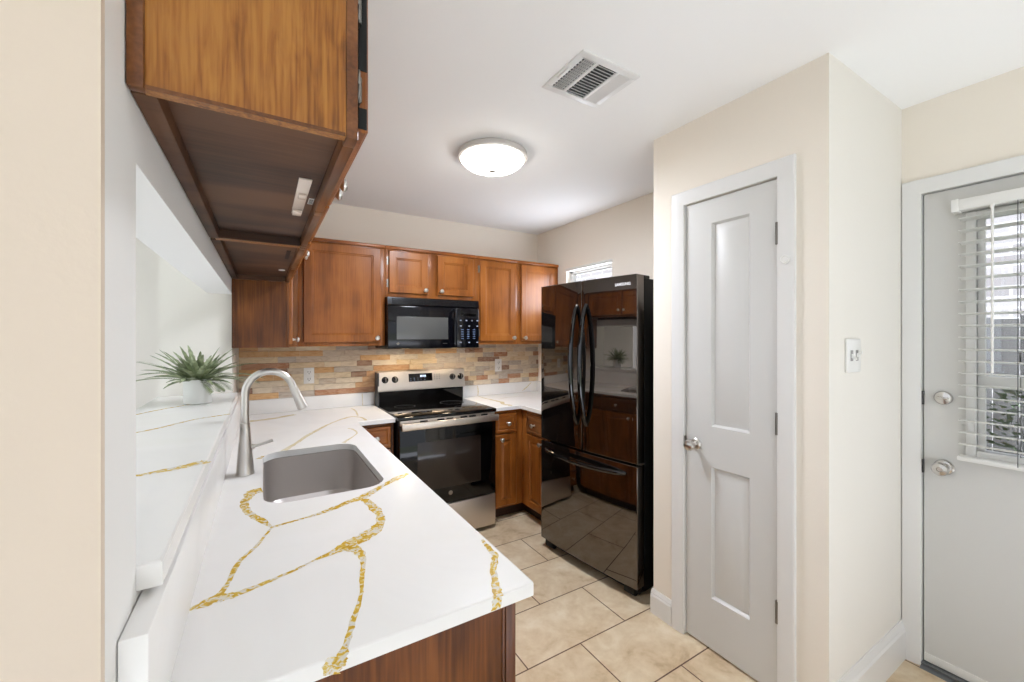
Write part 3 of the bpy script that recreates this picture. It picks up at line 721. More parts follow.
# ================================================================== COUNTERTOPS
KZ = .915; KY = 2.832; KX = .530; KXR = 1.800
SX0, SX1, SY0, SY1 = .000, .408, 1.580, 2.300
def ribbon(bm, pts, z, mi, flip=None, seed=1):
    """vein lying in the surface: pts of (x, y, width); follows a smooth line with a ragged edge"""
    rr = random.Random(seed); P = []
    for i in range(len(pts) - 1):
        p0, p1, p2, p3 = pts[max(i - 1, 0)], pts[i], pts[i + 1], pts[min(i + 2, len(pts) - 1)]
        for k in range(6):
            t = k / 6
            P.append([.5 * ((2 * b_) + (-a_ + c_) * t + (2 * a_ - 5 * b_ + 4 * c_ - d_) * t * t + (-a_ + 3 * b_ - 3 * c_ + d_) * t ** 3) for a_, b_, c_, d_ in zip(p0, p1, p2, p3)])
    P.append(list(pts[-1]))
    prev = None
    for i, (x, y, wd) in enumerate(P):
        a, c = P[max(i - 1, 0)], P[min(i + 1, len(P) - 1)]
        dx, dy = c[0] - a[0], c[1] - a[1]; l = math.hypot(dx, dy) or 1; nx, ny = -dy / l, dx / l
        h = max(wd, .0012) / 2
        e0, e1 = h * rr.uniform(.75, 1.25), h * rr.uniform(.75, 1.25)
        cur = [Vector((x + nx * e0, y + ny * e0, z)), Vector((x - nx * e1, y - ny * e1, z))]
        if flip: cur = [flip(v) for v in cur]
        cur = [bm.verts.new(v) for v in cur]
        if prev:
            f = bm.faces.new((prev[0], prev[1], cur[1], cur[0])); f.material_index = mi
            f.normal_update()
        prev = cur
VEINS_MAIN = [
    [(-0.0028, 1.7571, 0.0566), (-0.0305, 1.749, 0.0457), (-0.0432, 1.7008, 0.0284), (-0.0539, 1.6345, 0.0249), (-0.0355, 1.5437, 0.0219), (-0.0034, 1.4639, 0.0205), (0.0228, 1.3945, 0.0065)],
    [(0.0228, 1.396, 0.0147), (0.0618, 1.4056, 0.0113), (0.1055, 1.4149, 0.0115), (0.1758, 1.4357, 0.0229), (0.2547, 1.4787, 0.0238), (0.2946, 1.493, 0.0361), (0.3995, 1.5824, 0.0226), (0.4671, 1.6323, 0.0339), (0.5069, 1.6571, 0.0182)],
    [(0.2937, 1.4884, 0.021), (0.3091, 1.394, 0.0292), (0.3106, 1.2906, 0.0261), (0.2752, 1.2221, 0.0376), (0.2194, 1.1851, 0.0455), (0.1703, 1.1599, 0.0307), (0.1116, 1.1367, 0.0073), (0.0709, 1.1157, 0.0094), (0.0093, 1.0907, 0.0136), (-0.0463, 1.0734, 0.0219), (-0.0834, 1.0779, 0.0345), (-0.1125, 1.0673, 0.0211), (-0.1365, 1.0651, 0.0082)],
    [(0.0228, 1.396, 0.0075), (-0.0162, 1.2909, 0.0091), (-0.0498, 1.227, 0.0124), (-0.0661, 1.1423, 0.0101), (-0.0796, 1.0915, 0.015)],
    [(0.1907, 1.1595, 0.0353), (0.2123, 1.1262, 0.0266), (0.2142, 1.0745, 0.0139), (0.1963, 0.997, 0.0099), (0.1813, 0.9294, 0.0085), (0.1536, 0.8599, 0.0122), (0.1286, 0.7924, 0.0131), (0.1138, 0.7607, 0.0222), (0.1081, 0.7491, 0.0292)],
    [(0.5162, 1.01, 0.0063), (0.5101, 0.9583, 0.0151), (0.5051, 0.9175, 0.018), (0.4718, 0.8645, 0.0143), (0.4479, 0.8089, 0.0203), (0.432, 0.7736, 0.0216)],
    [(-0.0168, 2.2066, 0.0479), (0.0004, 2.2512, 0.0245)],
    [(0.0927, 2.3038, 0.063), (0.1287, 2.3834, 0.0377), (0.2489, 2.6484, 0.0475), (0.3926, 2.8933, 0.034), (0.5176, 3.0274, 0.0493), (0.5794, 2.9694, 0.0308), (0.59, 2.8445, 0.0337)],
    [(0.3599, 2.3081, 0.0394), (0.4266, 2.4183, 0.0189), (0.4661, 2.5053, 0.0163), (0.4635, 2.6116, 0.0258), (0.4426, 2.6557, 0.0256)],
    [(0.5886, 3.3783, 0.0243), (0.5945, 3.2495, 0.0265), (0.5722, 3.0363, 0.0178)],
]
VEINS_FAINT = [
    [(-0.0839, 3.215, 0.0566), (0.0411, 3.2351, 0.0548), (0.1968, 3.3286, 0.043)],
    [(0.0756, 2.3039, 0.0126), (0.1699, 2.4715, 0.0138)],
]
VEINS_LEDGE = [
    [(-0.47, 2.3667, 0.0314), (-0.4011, 2.4775, 0.0367), (-0.3113, 2.5791, 0.0421)],
    [(-0.3819, 1.923, 0.033), (-0.3209, 1.9872, 0.0407), (-0.2386, 2.1049, 0.0363), (-0.123, 2.1748, 0.0366)],
    [(-0.2638, 1.3284, 0.0239), (-0.2023, 1.3466, 0.0397), (-0.1552, 1.3692, 0.0449), (-0.1292, 1.3862, 0.0495)],
]
VEINS_EDGE = [[(0.1081, .9145, 0.0292), (0.1001, .886, 0.0321)], [(0.432, .9145, 0.0216), (0.4300, .886, 0.0227)]]
ct = thing('countertop', 'white gold-veined quartz counter holding the sink, running round to the stove', 'countertop', (.2, 2.0, .885))
b = BM()
outer = [(XW + .001, .776), (KX - .006, .776), (KX - .0015, .7775), (KX, .782), (KX, KY - .012), (KX + .004, KY - .003), (KX + .012, KY), (.779, KY), (.779, YB - .002), (XW + .001, YB - .002)]
poly_prism(b, outer, KZ - .030, KZ, [rrect(SX0, SX1, SY0, SY1, .085)])
for i, v in enumerate(VEINS_MAIN): ribbon(b, [(q[0], q[1], q[2] * (1 if i < 6 else .55)) for q in v], KZ + .00025 + i * .00006, 1 if i < 7 else 2, seed=i)
for i, v in enumerate(VEINS_FAINT): ribbon(b, v, KZ + .00025, 2, seed=i + 50)
for i, v in enumerate(VEINS_EDGE): ribbon(b, v, 0, 1, flip=lambda q: Vector((q.x, .7757, q.y)), seed=i + 90)
obj('slab', b, [QZ, VG, VF], ct)
b = BM(); box(b, XW + .001, XW + .032, .708, YB - .03, KZ, 1.086, .003); obj('splash_slab', b, QZ, ct)
b = BM(); box(b, XW + .033, .779, YB - .030, YB - .001, KZ, 1.018, .003)
ribbon(b, [(.690, .918, .006), (.688, .96, .005), (.686, 1.012, .006)], 0, 1, flip=lambda q: Vector((q.x, YB - .0305, q.y)), seed=3)
obj('splash_slab', b, [QZ, VF], ct)
cr = thing('countertop', 'white quartz counter in the corner between the stove and the refrigerator', 'countertop', (2.0, 3.1, .885))
b = BM()
outer = [(1.545, KY), (KXR - .01, KY), (KXR, KY - .01), (KXR, 2.455), (XR - .002, 2.455), (XR - .002, YB - .002), (1.545, YB - .002)]
poly_prism(b, outer, KZ - .030, KZ)
ribbon(b, [(1.70, 2.836, .035), (1.72, 2.88, .04), (1.70, 2.95, .03), (1.74, 3.04, .045), (1.73, 3.16, .03), (1.72, 3.30, .02), (1.725, 3.468, .012)], KZ + .00025, 1, seed=7)
ribbon(b, [(1.80, 3.2, .006), (1.95, 3.26, .01), (2.1, 3.24, .005)], KZ + .00025, 1, seed=8)
obj('slab', b, [QZ, VF], cr)
b = BM(); box(b, 1.545, XR - .002, YB - .030, YB - .001, KZ, 1.018, .003); ribbon(b, [(1.725, .918, .01), (1.73, .96, .012), (1.722, 1.012, .006)], 0, 1, flip=lambda q: Vector((q.x, YB - .0305, q.y)), seed=3)
ribbon(b, [(2.22, .93, .006), (2.27, .96, .01), (2.33, 1.01, .006)], 0, 1, flip=lambda q: Vector((q.x, YB - .0305, q.y)), seed=4)
obj('splash_slab', b, [QZ, VF], cr)
b = BM(); box(b, XR - .030, XR - .001, 2.455, YB - .031, KZ, 1.018, .003); obj('splash_slab', b, QZ, cr)
# bar ledge in the serving opening
LZ = 1.136
b = BM(); poly_prism(b, [(-.505, YJ + .002), (-.130, YJ + .002), (-.130, 2.998), (-.505, 2.998)], 1.0985, LZ)
for i, v in enumerate(VEINS_LEDGE): ribbon(b, [(q[0], q[1], q[2] * (.45 if i < 2 else .75)) for q in v], LZ + .00025, 1, seed=i + 20)
tag(obj('bar_ledge', b, [QZ, VG]), 'raised white quartz ledge in the serving opening, carrying the potted plant', 'ledge')

# ================================================================== SINK AND FAUCET
sk = thing('sink', 'stainless steel undermount sink set in the white counter', 'sink', ((SX0 + SX1) / 2, (SY0 + SY1) / 2, .70))
b = BM()
def ring(d, z, r): return [(x, y, z) for x, y in rrect(SX0 + d, SX1 - d, SY0 + d, SY1 - d, r)]
sk_loops = [ring(-.022, KZ - .0315, .10), ring(.004, KZ - .0315, .082), ring(.004, KZ - .05, .082), ring(.012, .695, .078), ring(.020, .670, .072), ring(.045, .657, .055), ring(.15, .653, .03)]
loft(b, sk_loops, False)
t = [b.verts.new(p) for p in ring(.15, .653, .03)]; b.faces.new(t)
lo = [ring(-.022, KZ - .033, .10), ring(.0025, KZ - .052, .082), ring(.010, .693, .078), ring(.043, .6545, .055)]
loft(b, lo, False)
obj('basin', b, STEELS, sk)
b = BM(); lathe(b, (.204, 1.94, .6535), (0, 0, 1), [(.056, 0), (.056, .003), (.046, .004), (.040, .001), (.008, .001), (.006, .006), (.001, .007)], 28); obj('drain', b, CHROME, sk)
fc = thing('faucet', 'tall brushed nickel gooseneck faucet behind the sink', 'faucet', (-.062, 1.997, KZ))
fx, fy = -.062, 1.997
b = BM(); lathe(b, (fx, fy, KZ + .0004), (0, 0, 1), [(.034, 0), (.0335, .006), (.031, .012), (.0285, .05), (.024, .11), (.0195, .165), (.0168, .205), (.0168, .206)], 28); obj('body', b, NICKEL, fc)
b = BM(); pts = [(fx, fy, KZ + .200), (fx, fy, 1.22)]; cz, rr_ = 1.242, .0865
for i in range(19):
    a = math.pi - i / 18 * R(163); pts.append((fx + rr_ + rr_ * math.cos(a), fy, cz + rr_ * math.sin(a)))
e = Vector(pts[-1]); dd = (Vector(pts[-1]) - Vector(pts[-2])).normalized()
pts.append(tuple(e + dd * .012))
tube(b, pts, .0142, 16); lathe(b, (fx, fy, KZ + .200), (0, 0, 1), [(.0175, 0), (.0175, .008), (.0148, .010)], 24); obj('spout', b, NICKEL, fc)
b = BM(); lathe(b, e + dd * .010, dd, [(.0148, 0), (.0162, .004), (.0170, .03), (.0205, .085), (.0212, .098), (.0185, .102), (.001, .102)], 24); obj('spray_head', b, NICKEL, fc)
b = BM(); lathe(b, (fx + .016, fy, 1.022), (1, 0, .05), [(.011, 0), (.011, .012), (.0085, .018), (.001, .019)], 16)
tube(b, [(fx + .026, fy, 1.022), (fx + .05, fy, 1.027), (fx + .098, fy, 1.040)], [.0058, .0062, .0068], 12); obj('lever', b, NICKEL, fc)

# ================================================================== POTTED PLANT
pl = thing('potted_plant', 'spiky grey-green plant in a white pot on the bar ledge', 'plant', (-.283, 2.62, LZ))
px, py = -.283, 2.62
b = BM(); lathe(b, (px, py, LZ + .0006), (0, 0, 1), [(.056, 0), (.059, .003), (.060, .06), (.061, .118), (.061, .121), (.056, .121), (.054, .105)], 36, cap=False)
t = [b.verts.new((px + .052 * math.cos(k * .1745), py + .052 * math.sin(k * .1745), LZ + .001)) for k in range(36)]; b.faces.new(t[::-1]); obj('pot', b, POT, pl)
b = BM(); lathe(b, (px, py, LZ + .096), (0, 0, 1), [(.055, 0), (.055, .006), (.03, .012), (.001, .013)], 24); obj('soil', b, SOIL, pl)
rnd = random.Random(21)
fronds = []
for i in range(46):
    a = i * 2.39996 + rnd.uniform(-.2, .2); s = (i + .5) / 46
    fronds.append((a, 1.25 - 1.05 * s + rnd.uniform(-.1, .1), rnd.uniform(.13, .23) + .02 * s, .2 + .55 * s, 0))
fronds += [(math.pi * .98, .35, .285, .75, 1), (R(8), .45, .25, .85, 1), (R(-10), .30, .23, .7, 1), (R(172), .75, .22, .55, 1), (R(-40), .25, .15, .95, 1), (R(-60), .2, .14, .9, 1), (R(150), .5, .24, .7, 1), (R(28), .62, .24, .6, 1)]
for a, el, ln, droop, comb in fronds:
    b = BM(); d = Vector((math.cos(a), math.sin(a), 0)); side = Vector((-math.sin(a), math.cos(a), 0))
    n = 14; P = []; p = Vector((px, py, LZ + .105)) + d * rnd.uniform(.005, .03); ang = el
    for k in range(n + 1):
        P.append((p.copy(), ang)); p = p + (d * math.cos(ang) + Vector((0, 0, 1)) * math.sin(ang)) * (ln / n); ang -= droop / n
    if comb:
        tube(b, [q for q, _ in P], [.0022 * (1 - k / (n + 4)) for k in range(n + 1)], 5)
        for k in range(3, n + 1):
            for sgn in (-1, 1):
                for o in (0, .5):
                    q, an = P[k]; fwd = d * math.cos(an) + Vector((0, 0, 1)) * math.sin(an); q = q + fwd * (ln / n * o)
                    L = .05 * math.sin(math.pi * min(.98, .25 + .72 * (1 - k / n))) + .006
                    tip = q + side * sgn * L * .8 + fwd * L * .7 + Vector((0, 0, .004)); m = (q + tip) / 2
                    vs = [b.verts.new(q), b.verts.new(m + fwd * .004 + Vector((0, 0, .002))), b.verts.new(tip), b.verts.new(m - fwd * .004)]; b.faces.new(vs)
    else:
        rows = []
        for k in range(n + 1):
            q, an = P[k]; s = k / n; wd = .0125 * (math.sin(math.pi * (.18 + .8 * s)) ** .8) * (1 + .28 * (k % 2)); up = -d * math.sin(an) + Vector((0, 0, 1)) * math.cos(an)
            rows.append([b.verts.new(q - side * wd + up * wd * .5), b.verts.new(q), b.verts.new(q + side * wd + up * wd * .5)])
        for A, B in zip(rows[:-1], rows[1:]):
            b.faces.new((A[0], A[1], B[1], B[0])); b.faces.new((A[1], A[2], B[2], B[1]))
    obj('frond', b, LEAF, pl)

# ================================================================== RANGE
RX0, RX1 = .784, 1.540
rg = thing('range', 'stainless electric range with black glass top and oven door', 'stove', (1.162, 3.1, 0))
b = BM(); box(b, RX0 + .003, RX1 - .003, 2.812, 3.45, .03, .898, .003)
for x in (RX0 + .06, RX1 - .06):
    for y in (2.87, 3.40): lathe(b, (x, y, 0), (0, 0, 1), [(.016, 0), (.016, .03)], 12)
obj('body', b, BLACKM, rg)
b = BM(); box(b, RX0, RX1, 2.772, 3.395, .898, .922, .005); ck = obj('cooktop', b, GLASSK, rg)
for x, y, r in ((.96, 2.95, .105), (1.36, 2.95, .085), (.96, 3.22, .08), (1.36, 3.22, .10)):
    b = BM(); lathe(b, (x, y, .9221), (0, 0, 1), [(r, 0), (r, .0003), (r - .0025, .0003), (r - .0025, 0)], 40, cap=False); obj('burner_ring', b, DARKGREY, ck)
b = BM(); loft(b, [[(x, 3.375, .921), (x, 3.372, 1.03), (x, 3.449, 1.03), (x, 3.449, .90)] for x in (RX0 + .01, RX1 - .01)]); obj('riser', b, GLASSK, rg)
b = BM(); zt = 1.190
loft(b, [[(x, 3.352, 1.030), (x, 3.350, 1.040), (x, 3.378, zt - .008), (x, 3.386, zt), (x, 3.455, zt), (x, 3.455, 1.030)] for x in (RX0, RX1)])
gp = obj('control_panel', b, STEEL, rg)
b = BM(); loft(b, [[(RX0 - .002, 3.36, .90), (RX0 - .002, 3.355, zt - .01), (RX0 - .002, 3.457, zt - .01), (RX0 - .002, 3.457, .90)], [(RX0 + .009, 3.36, .90), (RX0 + .009, 3.355, zt - .01), (RX0 + .009, 3.457, zt - .01), (RX0 + .009, 3.457, .90)]]); obj('side_cap', b, DARKGREY, rg)
slope = Vector((0, -.150, .028)).normalized()
fy_ = lambda z: 3.350 + (z - 1.04) * .028 / .142
for x in (.842, .922, 1.425, 1.502):
    z = 1.122; b = BM(); lathe(b, (x, fy_(z), z), slope, [(.027, 0), (.026, .004), (.0215, .007), (.020, .022), (.018, .026), (.001, .027)], 24); kb = obj('knob', b, BLACKB, gp)
    b = BM(); box(b, x - .0045, x + .0045, fy_(z) - .036, fy_(z) - .020, z - .016, z + .020, .002); obj('grip', b, HINGE, kb)
fr = frame((1.036, fy_(1.098) - .0008, 1.098), (1, 0, 0), Vector((0, .028, .150)).normalized(), slope)
b = BM(); slab(b, fr, .205, .066, .004, [(0, .0), (.002, .001)]); ds = obj('display_glass', b, GLASSK, gp)
b = BM()
for i, x in enumerate((.098, .110, .126, .138)):
    slab(b, (lambda a, c, n, x=x: fr(x + a, .036 + c, n + .0015)), .009, .016, .0004, [(0, .0004), (.002, .0004)])
obj('clock_digits', b, DISP, ds)
b = BM()
for i in range(5):
    for j in range(2): slab(b, (lambda a, c, n, i=i, j=j: fr(.012 + i * .03 + a, .010 + j * .016 + c, n + .0013)), .010, .004, .0003, [(0, .0003), (.001, .0003)])
obj('keypad_marks', b, BTN2, ds)
b = BM()
for i in range(3):
    for j in range(3): slab(b, (lambda a, c, n, i=i, j=j: fr(.22 + i * .022 + a, .012 + j * .019 + c, n + .0009)), .008, .005, .0003, [(0, .0003), (.001, .0003)])
obj('number_keys', b, DARKGREY, gp)
b = BM(); box(b, RX0 + .012, RX1 - .012, 2.778, 2.812, .862, .897, .003)
for i in range(4): pass
tr = obj('vent_trim', b, STEEL, rg)
for x in (.935, 1.06, 1.13, 1.24, 1.31, 1.41): b = BM(); box(b, x, x + .055, 2.7768, 2.779, .876, .888, .0005); obj('vent_slot', b, BLACKM, tr)
b = BM(); box(b, RX0 + .006, RX1 - .006, 2.775, 2.811, .272, .858, .006); od = obj('oven_door', b, GLASSK, rg)
b = BM(); box(b, .915, 1.405, 2.7738, 2.7755, .39, .735, .0006); obj('oven_window', b, OVENW, od)
b = BM(); lathe(b, (1.162, 2.7752, .345), (0, -1, 0), [(.016, 0), (.016, .0012), (.001, .0014)], 20); obj('badge', b, HINGE, od)
b = BM(); box(b, RX0 + .008, RX1 - .008, 2.716, 2.734, .838, .886, .006)
for x in (RX0 + .02, RX1 - .045): box(b, x, x + .025, 2.732, 2.777, .845, .875, .003)
obj('oven_handle', b, STEEL, od)
b = BM(); box(b, RX0 + .006, RX1 - .006, 2.776, 2.811, .032, .266, .005); obj('storage_drawer', b, STEEL, rg)

# ================================================================== MICROWAVE
MX0, MX1, MY, MZ0, MZ1 = .792, 1.546, 3.085, 1.380, 1.774
mw = thing('microwave', 'black over-the-range microwave under the short wood cabinets', 'microwave', (1.17, 3.3, MZ0))
b = BM(); box(b, MX0, MX1, MY + .03, YB - .02, MZ0, MZ1, .003); obj('body', b, BLACKB, mw)
b = BM(); loft(b, [[(x, MY + .03, 1.708), (x, MY + .004, 1.708), (x, MY, 1.716), (x, MY + .010, MZ1 - .004), (x, MY + .03, MZ1)] for x in (MX0, MX1)])
gr = obj('vent_grille', b, BLACKB, mw)
b = BM()
for i in range(4): box(b, MX0 + .03, MX1 - .03, MY - .001 + i * .0022, MY + .01, 1.722 + i * .011, 1.7265 + i * .011)
obj('louvre', b, BLACKM, gr)
b = BM(); box(b, MX0, 1.342, MY, MY + .03, MZ0 + .003, 1.705, .005); md = obj('door', b, BLACKB, mw)
b = BM(); box(b, .858, 1.270, MY - .0012, MY + .002, 1.452, 1.625, .0008); obj('window', b, MWINW, md)
b = BM(); tube(b, [(1.318, MY + .001, 1.400), (1.318, MY - .030, 1.415), (1.318, MY - .036, 1.46), (1.318, MY - .036, 1.63), (1.318, MY - .030, 1.675), (1.318, MY + .001, 1.690)], .0105, 12); obj('door_handle', b, BLACKB, md)
b = BM(); lathe(b, (.868, MY, 1.420), (0, -1, 0), [(.010, 0), (.010, .0012), (.001, .0014)], 18); box(b, 1.225, 1.262, MY - .0006, MY + .001, 1.418, 1.4215); obj('badge', b, HINGE, md)
b = BM(); box(b, 1.346, MX1, MY, MY + .03, MZ0 + .003, 1.705, .005); cp = obj('control_panel', b, BLACKB, mw)
b = BM()
for z, n, wd in ((1.606, 4, .013), (1.560, 3, .015), (1.426, 3, .015)):
    for i in range(n): xx = 1.372 + (.15 if n == 4 else .15) * i / (n - 1) - wd / 2 + .008; box(b, xx, xx + wd, MY - .001, MY + .001, z - .0045, z + .0045, .0004)
obj('keypad', b, BTN, cp)
b = BM()
for r in range(5):
    for i in range(3): xx = 1.384 + i * .052; box(b, xx, xx + .022, MY - .001, MY + .001, 1.455 + r * .018, 1.461 + r * .018, .0004)
obj('number_keys', b, BTN2, cp)
b = BM(); box(b, 1.375, 1.52, MY - .0008, MY + .001, 1.64, 1.672, .0004); obj('clock_display', b, GLASSK, cp)
for x in (.96, 1.38):
    b = BM(); box(b, x - .030, x + .030, 3.20, 3.25, MZ0 - .003, MZ0 + .001, .001); obj('hood_lamp', b, HOODL, mw)
    d = bpy.data.lights.new('hood_lamp_light', 'AREA'); d.size = .08; d.energy = HOOD; d.color = (1, .80, .56)
    o = bpy.data.objects.new('hood_lamp_light', d); COL.objects.link(o); o.location = (x, 3.225, MZ0 - .012)

# ================================================================== REFRIGERATOR
P0 = Vector((1.765, 1.582, 0)); dW = Vector((-.1205, .9927, 0)).normalized(); dD = Vector((.9927, .1205, 0)).normalized(); FW = .788; FH = 1.826
F = lambda u, d, z: P0 + dW * u + dD * d + Vector((0, 0, z))
rf = thing('refrigerator', 'tall glossy black french-door refrigerator with bottom freezer', 'refrigerator', tuple(F(FW / 2, .33, 0)))
def fbox(b, u0, u1, d0, d1, z0, z1, bev=.004):
    t = BM(); box(t, u0, u1, d0, d1, z0, z1, bev)
    M = Matrix(((dW.x, dD.x, 0, P0.x), (dW.y, dD.y, 0, P0.y), (0, 0, 1, 0), (0, 0, 0, 1)))
    merge(b, t, 0, M)
bow = lambda u: -.016 * (1 - ((u - FW / 2) / (FW / 2)) ** 2)
def fdoor(u0, u1, z0, z1):
    b = BM(); n = 14; r = .005
    def sec(ins):
        pts = []
        for q in [0, .0012, .003, .006, .009, .0125] + [.0125 + (1 - .025) * i / n for i in range(1, n)] + [1 - .0125, 1 - .009, 1 - .006, 1 - .003, 1 - .0012, 1]:
            q = q if .0125 <= q <= .9875 else (q * .4 / (u1 - u0) if q < .5 else 1 - (1 - q) * .4 / (u1 - u0))
            u = u0 + ins + (u1 - u0 - 2 * ins) * q
            e = min(u - u0, u1 - u); dr = (r - math.sqrt(max(0, r * r - (r - min(e, r)) ** 2))) * .9
            pts.append((u, bow(u) + dr + ins * .4))
        return pts + [(u1 - ins, .062), (u0 + ins, .062)]
    loops = [[F(u, d, z) for u, d in sec(i)] for i, z in ((.006, z0), (.002, z0 + .0015), (0, z0 + .006), (0, z1 - .006), (.002, z1 - .0015), (.006, z1))]
    loft(b, loops); return b
b = BM(); fbox(b, .004, FW - .004, .075, .64, .035, FH - .022, .004); fbox(b, .02, FW - .02, .05, .10, .02, .075, .003); obj('body', b, BLACKM, rf)
lf = {}
for nm, u0, u1 in (('near', 0.0, .392), ('far', .396, FW)):
    d = obj('door', fdoor(u0, u1, .766, FH - .004), FRIDGE, rf); lf[nm] = d
    hu = .355 if nm == 'near' else .433
    pts = []
    for i in range(25):
        s = i / 24; pts.append(F(hu, bow(hu) + .004 - .066 * math.sin(math.pi * s) ** .6, .925 + .745 * s))
    b = BM(); tube(b, pts, [.0135 + .003 * math.sin(math.pi * i / 24) for i in range(25)], 14); obj('handle', b, BLACKG, d)
dr = obj('freezer_drawer', fdoor(0.0, FW, .072, .752), FRIDGE, rf)
pts = []
for i in range(25):
    s = i / 24; pts.append(F(.075 + (FW - .13) * s, bow(.075 + (FW - .13) * s) + .004 - .062 * math.sin(math.pi * s) ** .55, .700))
b = BM(); tube(b, pts, [.0125 + .003 * math.sin(math.pi * i / 24) for i in range(25)], 14); obj('handle', b, BLACKG, dr)
for u in (.0, .695):
    b = BM(); fbox(b, u + .012, u + .08, .012, .14, FH - .022, FH - .002, .006); obj('hinge_cover', b, BLACKM, rf)
b = BM(); fbox(b, .0, .03, .035, .07, .7535, .7645, .002); obj('middle_hinge', b, HINGE, rf, 'grey metal hinge')
for u in (.03, FW - .10):
    b = BM(); fbox(b, u, u + .07, .012, .13, .022, .068, .006)
    lathe(b, F(u + .012, .055, .024), dW, [(.010, 0), (.023, .002), (.024, .010), (.024, .036), (.023, .044), (.010, .046)], 20); obj('front_roller', b, BLACKM, rf)
for u in (.04, FW - .09):
    b = BM(); lathe(b, F(u + .02, .58, .024), dW, [(.010, 0), (.023, .002), (.024, .010), (.024, .03), (.010, .032)], 20); obj('rear_roller', b, BLACKM, rf)
fc_ = bpy.data.curves.new('wordmark', 'FONT'); fc_.body = 'SAMSUNG'; fc_.size = .0225; fc_.extrude = .0006; fc_.align_x = 'CENTER'; fc_.offset = .0006; fc_.space_character = 1.05
fc_.materials.append(LOGO)
ft = bpy.data.objects.new('wordmark_curve', fc_); COL.objects.link(ft); bpy.context.view_layer.update()
me = bpy.data.meshes.new_from_object(ft.evaluated_get(bpy.context.evaluated_depsgraph_get())); bpy.data.objects.remove(ft)
fo = bpy.data.objects.new('wordmark', me); COL.objects.link(fo)
fu = .092; p = F(fu, bow(fu) - .0008, 1.764)
ang = math.atan2(-dW.y, -dW.x) + .03
fo.parent = lf['near']; Mw = Matrix.Translation(p) @ Matrix.Rotation(ang, 4, 'Z') @ Matrix.Rotation(R(90), 4, 'X')
fo.matrix_parent_inverse = Matrix.Identity(4); fo.matrix_basis = Mw

# ================================================================== SMALL FITTINGS
def outlet(label, x, z):
    o = thing('power_outlet', label, 'outlet', (x, YB - .018, z), 'outlets on the stone backsplash')
    y = YB - .019
    b = BM(); box(b, x - .036, x + .036, y - .006, y + .004, z - .060, z + .060, .003); pt = obj('cover_plate', b, WHITE2, o)
    for dz_ in (-.026, .026):
        b = BM(); box(b, x - .017, x + .017, y - .0095, y - .005, z + dz_ - .020, z + dz_ + .020, .004); s = obj('receptacle', b, WHITE2, o)
        b = BM(); box(b, x - .009, x - .006, y - .0100, y - .009, z + dz_ - .004, z + dz_ + .010); box(b, x + .006, x + .009, y - .0100, y - .009, z + dz_ - .004, z + dz_ + .010); box(b, x - .003, x + .003, y - .0100, y - .009, z + dz_ - .014, z + dz_ - .008); obj('slots', b, BLACKM, s)
    return o
outlet('white outlet on the stone tile just behind the faucet', .300, 1.176)
outlet('white outlet on the stone tile right of the stove', 1.952, 1.196)
sx, sz, sy = 1.983, 1.400, YP0 - .0005
sw = thing('light_switch', 'white light switch on the pale wall beside the pantry corner', 'switch', (sx, sy, sz))
b = BM(); box(b, sx - .062, sx + .062, sy - .010, sy, sz - .066, sz + .066, .004); obj('cover_plate', b, WHITE2, sw)
for dx, up in ((-.024, -1), (.024, 1)):
    b = BM(); box(b, sx + dx - .0115, sx + dx + .0115, sy - .0108, sy - .009, sz - .021, sz + .021, .0004); fr_ = obj('toggle_frame', b, plain('toggle_slot_grey', (150, 148, 146), .5), sw)
    b = BM(); loft(b, [[(sx + dx - .005, sy - .010, sz - .008), (sx + dx + .005, sy - .010, sz - .008), (sx + dx + .005, sy - .010, sz + .008), (sx + dx - .005, sy - .010, sz + .008)], [(sx + dx - .004, sy - .026, sz + up * .012 - .004), (sx + dx + .004, sy - .026, sz + up * .012 - .004), (sx + dx + .004, sy - .026, sz + up * .012 + .004), (sx + dx - .004, sy - .026, sz + up * .012 + .004)]]); obj('toggle', b, WHITE2, sw)
# ceiling light
lx, ly = 1.128, 2.078
la = thing('ceiling_light', 'round flush ceiling light with lit frosted bowl and nickel rim', 'ceiling light', (lx, ly, CZ))
b = BM(); lathe(b, (lx, ly, CZ), (0, 0, -1), [(.160, .0), (.190, .001), (.198, .006), (.200, .028), (.196, .036), (.182, .038), (.176, .030)], 56, cap=False); obj('rim', b, plain('satin_nickel_rim', (206, 202, 197), .45, .35), la)
b = BM(); lathe(b, (lx, ly, CZ), (0, 0, -1), [(.179, .030), (.181, .040), (.170, .056), (.145, .074), (.106, .089), (.058, .099), (.014, .102), (.001, .102)], 56, cap=False); obj('glass_bowl', b, LAMPG, la)
b = BM(); lathe(b, (lx, ly, CZ - .100), (0, 0, -1), [(.020, 0), (.020, .004), (.012, .008), (.006, .012), (.006, .018), (.001, .020)], 20); obj('finial', b, NICKEL, la)
d = bpy.data.lights.new('ceiling_light_glow', 'AREA'); d.shape = 'DISK'; d.size = .32; d.energy = LAMP; d.color = (.90, .965, 1.09)
o = bpy.data.objects.new('ceiling_light_glow', d); COL.objects.link(o); o.location = (lx, ly, CZ - .13)
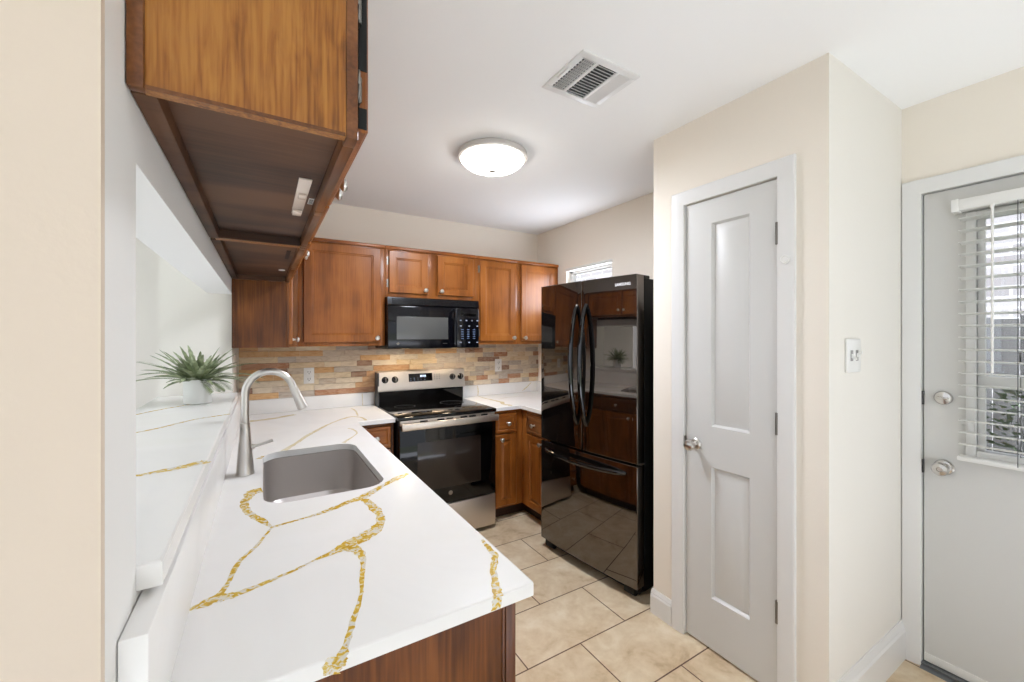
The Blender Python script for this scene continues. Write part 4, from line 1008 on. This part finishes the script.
# ceiling vent
vx0, vx1, vy0, vy1 = 1.000, 1.300, 1.148, 1.412
vt = thing('ceiling_vent', 'square white air vent in the ceiling near the ceiling light', 'vent', ((vx0 + vx1) / 2, (vy0 + vy1) / 2, CZ))
b = BM()
def hollow(b, x0, x1, y0, y1, r, z0, z1, bev=.002):
    box(b, x0, x1, y0, y0 + r, z0, z1, bev); box(b, x0, x1, y1 - r, y1, z0, z1, bev); box(b, x0, x0 + r, y0 + r, y1 - r, z0, z1, bev); box(b, x1 - r, x1, y0 + r, y1 - r, z0, z1, bev)
hollow(b, vx0, vx1, vy0, vy1, .030, CZ - .007, CZ); secs = [(vx0 + .034, 1.089), (1.105, 1.198), (1.214, vx1 - .030)]
box(b, 1.089, 1.105, vy0 + .03, vy1 - .03, CZ - .007, CZ, .002); box(b, 1.198, 1.214, vy0 + .03, vy1 - .03, CZ - .007, CZ, .002)
obj('frame', b, WHITE, vt)
b = BM(); box(b, vx0 + .02, vx1 - .02, vy0 + .02, vy1 - .02, CZ - .0015, CZ - .0002); obj('duct_shadow_plate', b, DARKGREY, vt)
def blade(b, p0, p1, tilt, h=.010):
    p0, p1 = Vector(p0), Vector(p1); d = (p1 - p0).normalized(); s = Vector((-d.y, d.x, 0))
    up = (s * math.sin(tilt) + Vector((0, 0, 1)) * math.cos(tilt)) * h / 2; n = (s * math.cos(tilt) - Vector((0, 0, 1)) * math.sin(tilt)) * .0006
    loft(b, [[p + up + n, p - up + n, p - up - n, p + up - n] for p in (p0, p1)])
zc = CZ - .0065
for i in range(13):
    y = vy0 + .036 + i * .0165
    b = BM(); blade(b, (secs[1][0], y, zc), (secs[1][1], y, zc), R(35)); obj('louvre', b, WHITE, vt)
for i in range(5):
    x = secs[0][0] + .006 + i * .0092
    b = BM(); blade(b, (x, vy0 + .03, zc), (x, vy1 - .03, zc), R(-20)); obj('louvre', b, WHITE, vt)
b = BM()
for i in range(13): y = vy0 + .036 + i * .0165; box(b, secs[0][0], secs[0][1], y - .002, y + .002, CZ - .0045, CZ - .002)
obj('cross_bars', b, WHITE, vt)
for i in range(6):
    x = secs[2][0] + .004 + i * .0095
    b = BM(); blade(b, (x, vy0 + .03, zc), (x, vy1 - .03, zc), R(52), .012); obj('louvre', b, WHITE, vt)
b = BM(); box(b, vx0 + .010, vx0 + .018, vy0 + .10, vy0 + .17, CZ - .014, CZ - .006, .002); obj('damper_lever', b, WHITE, vt)
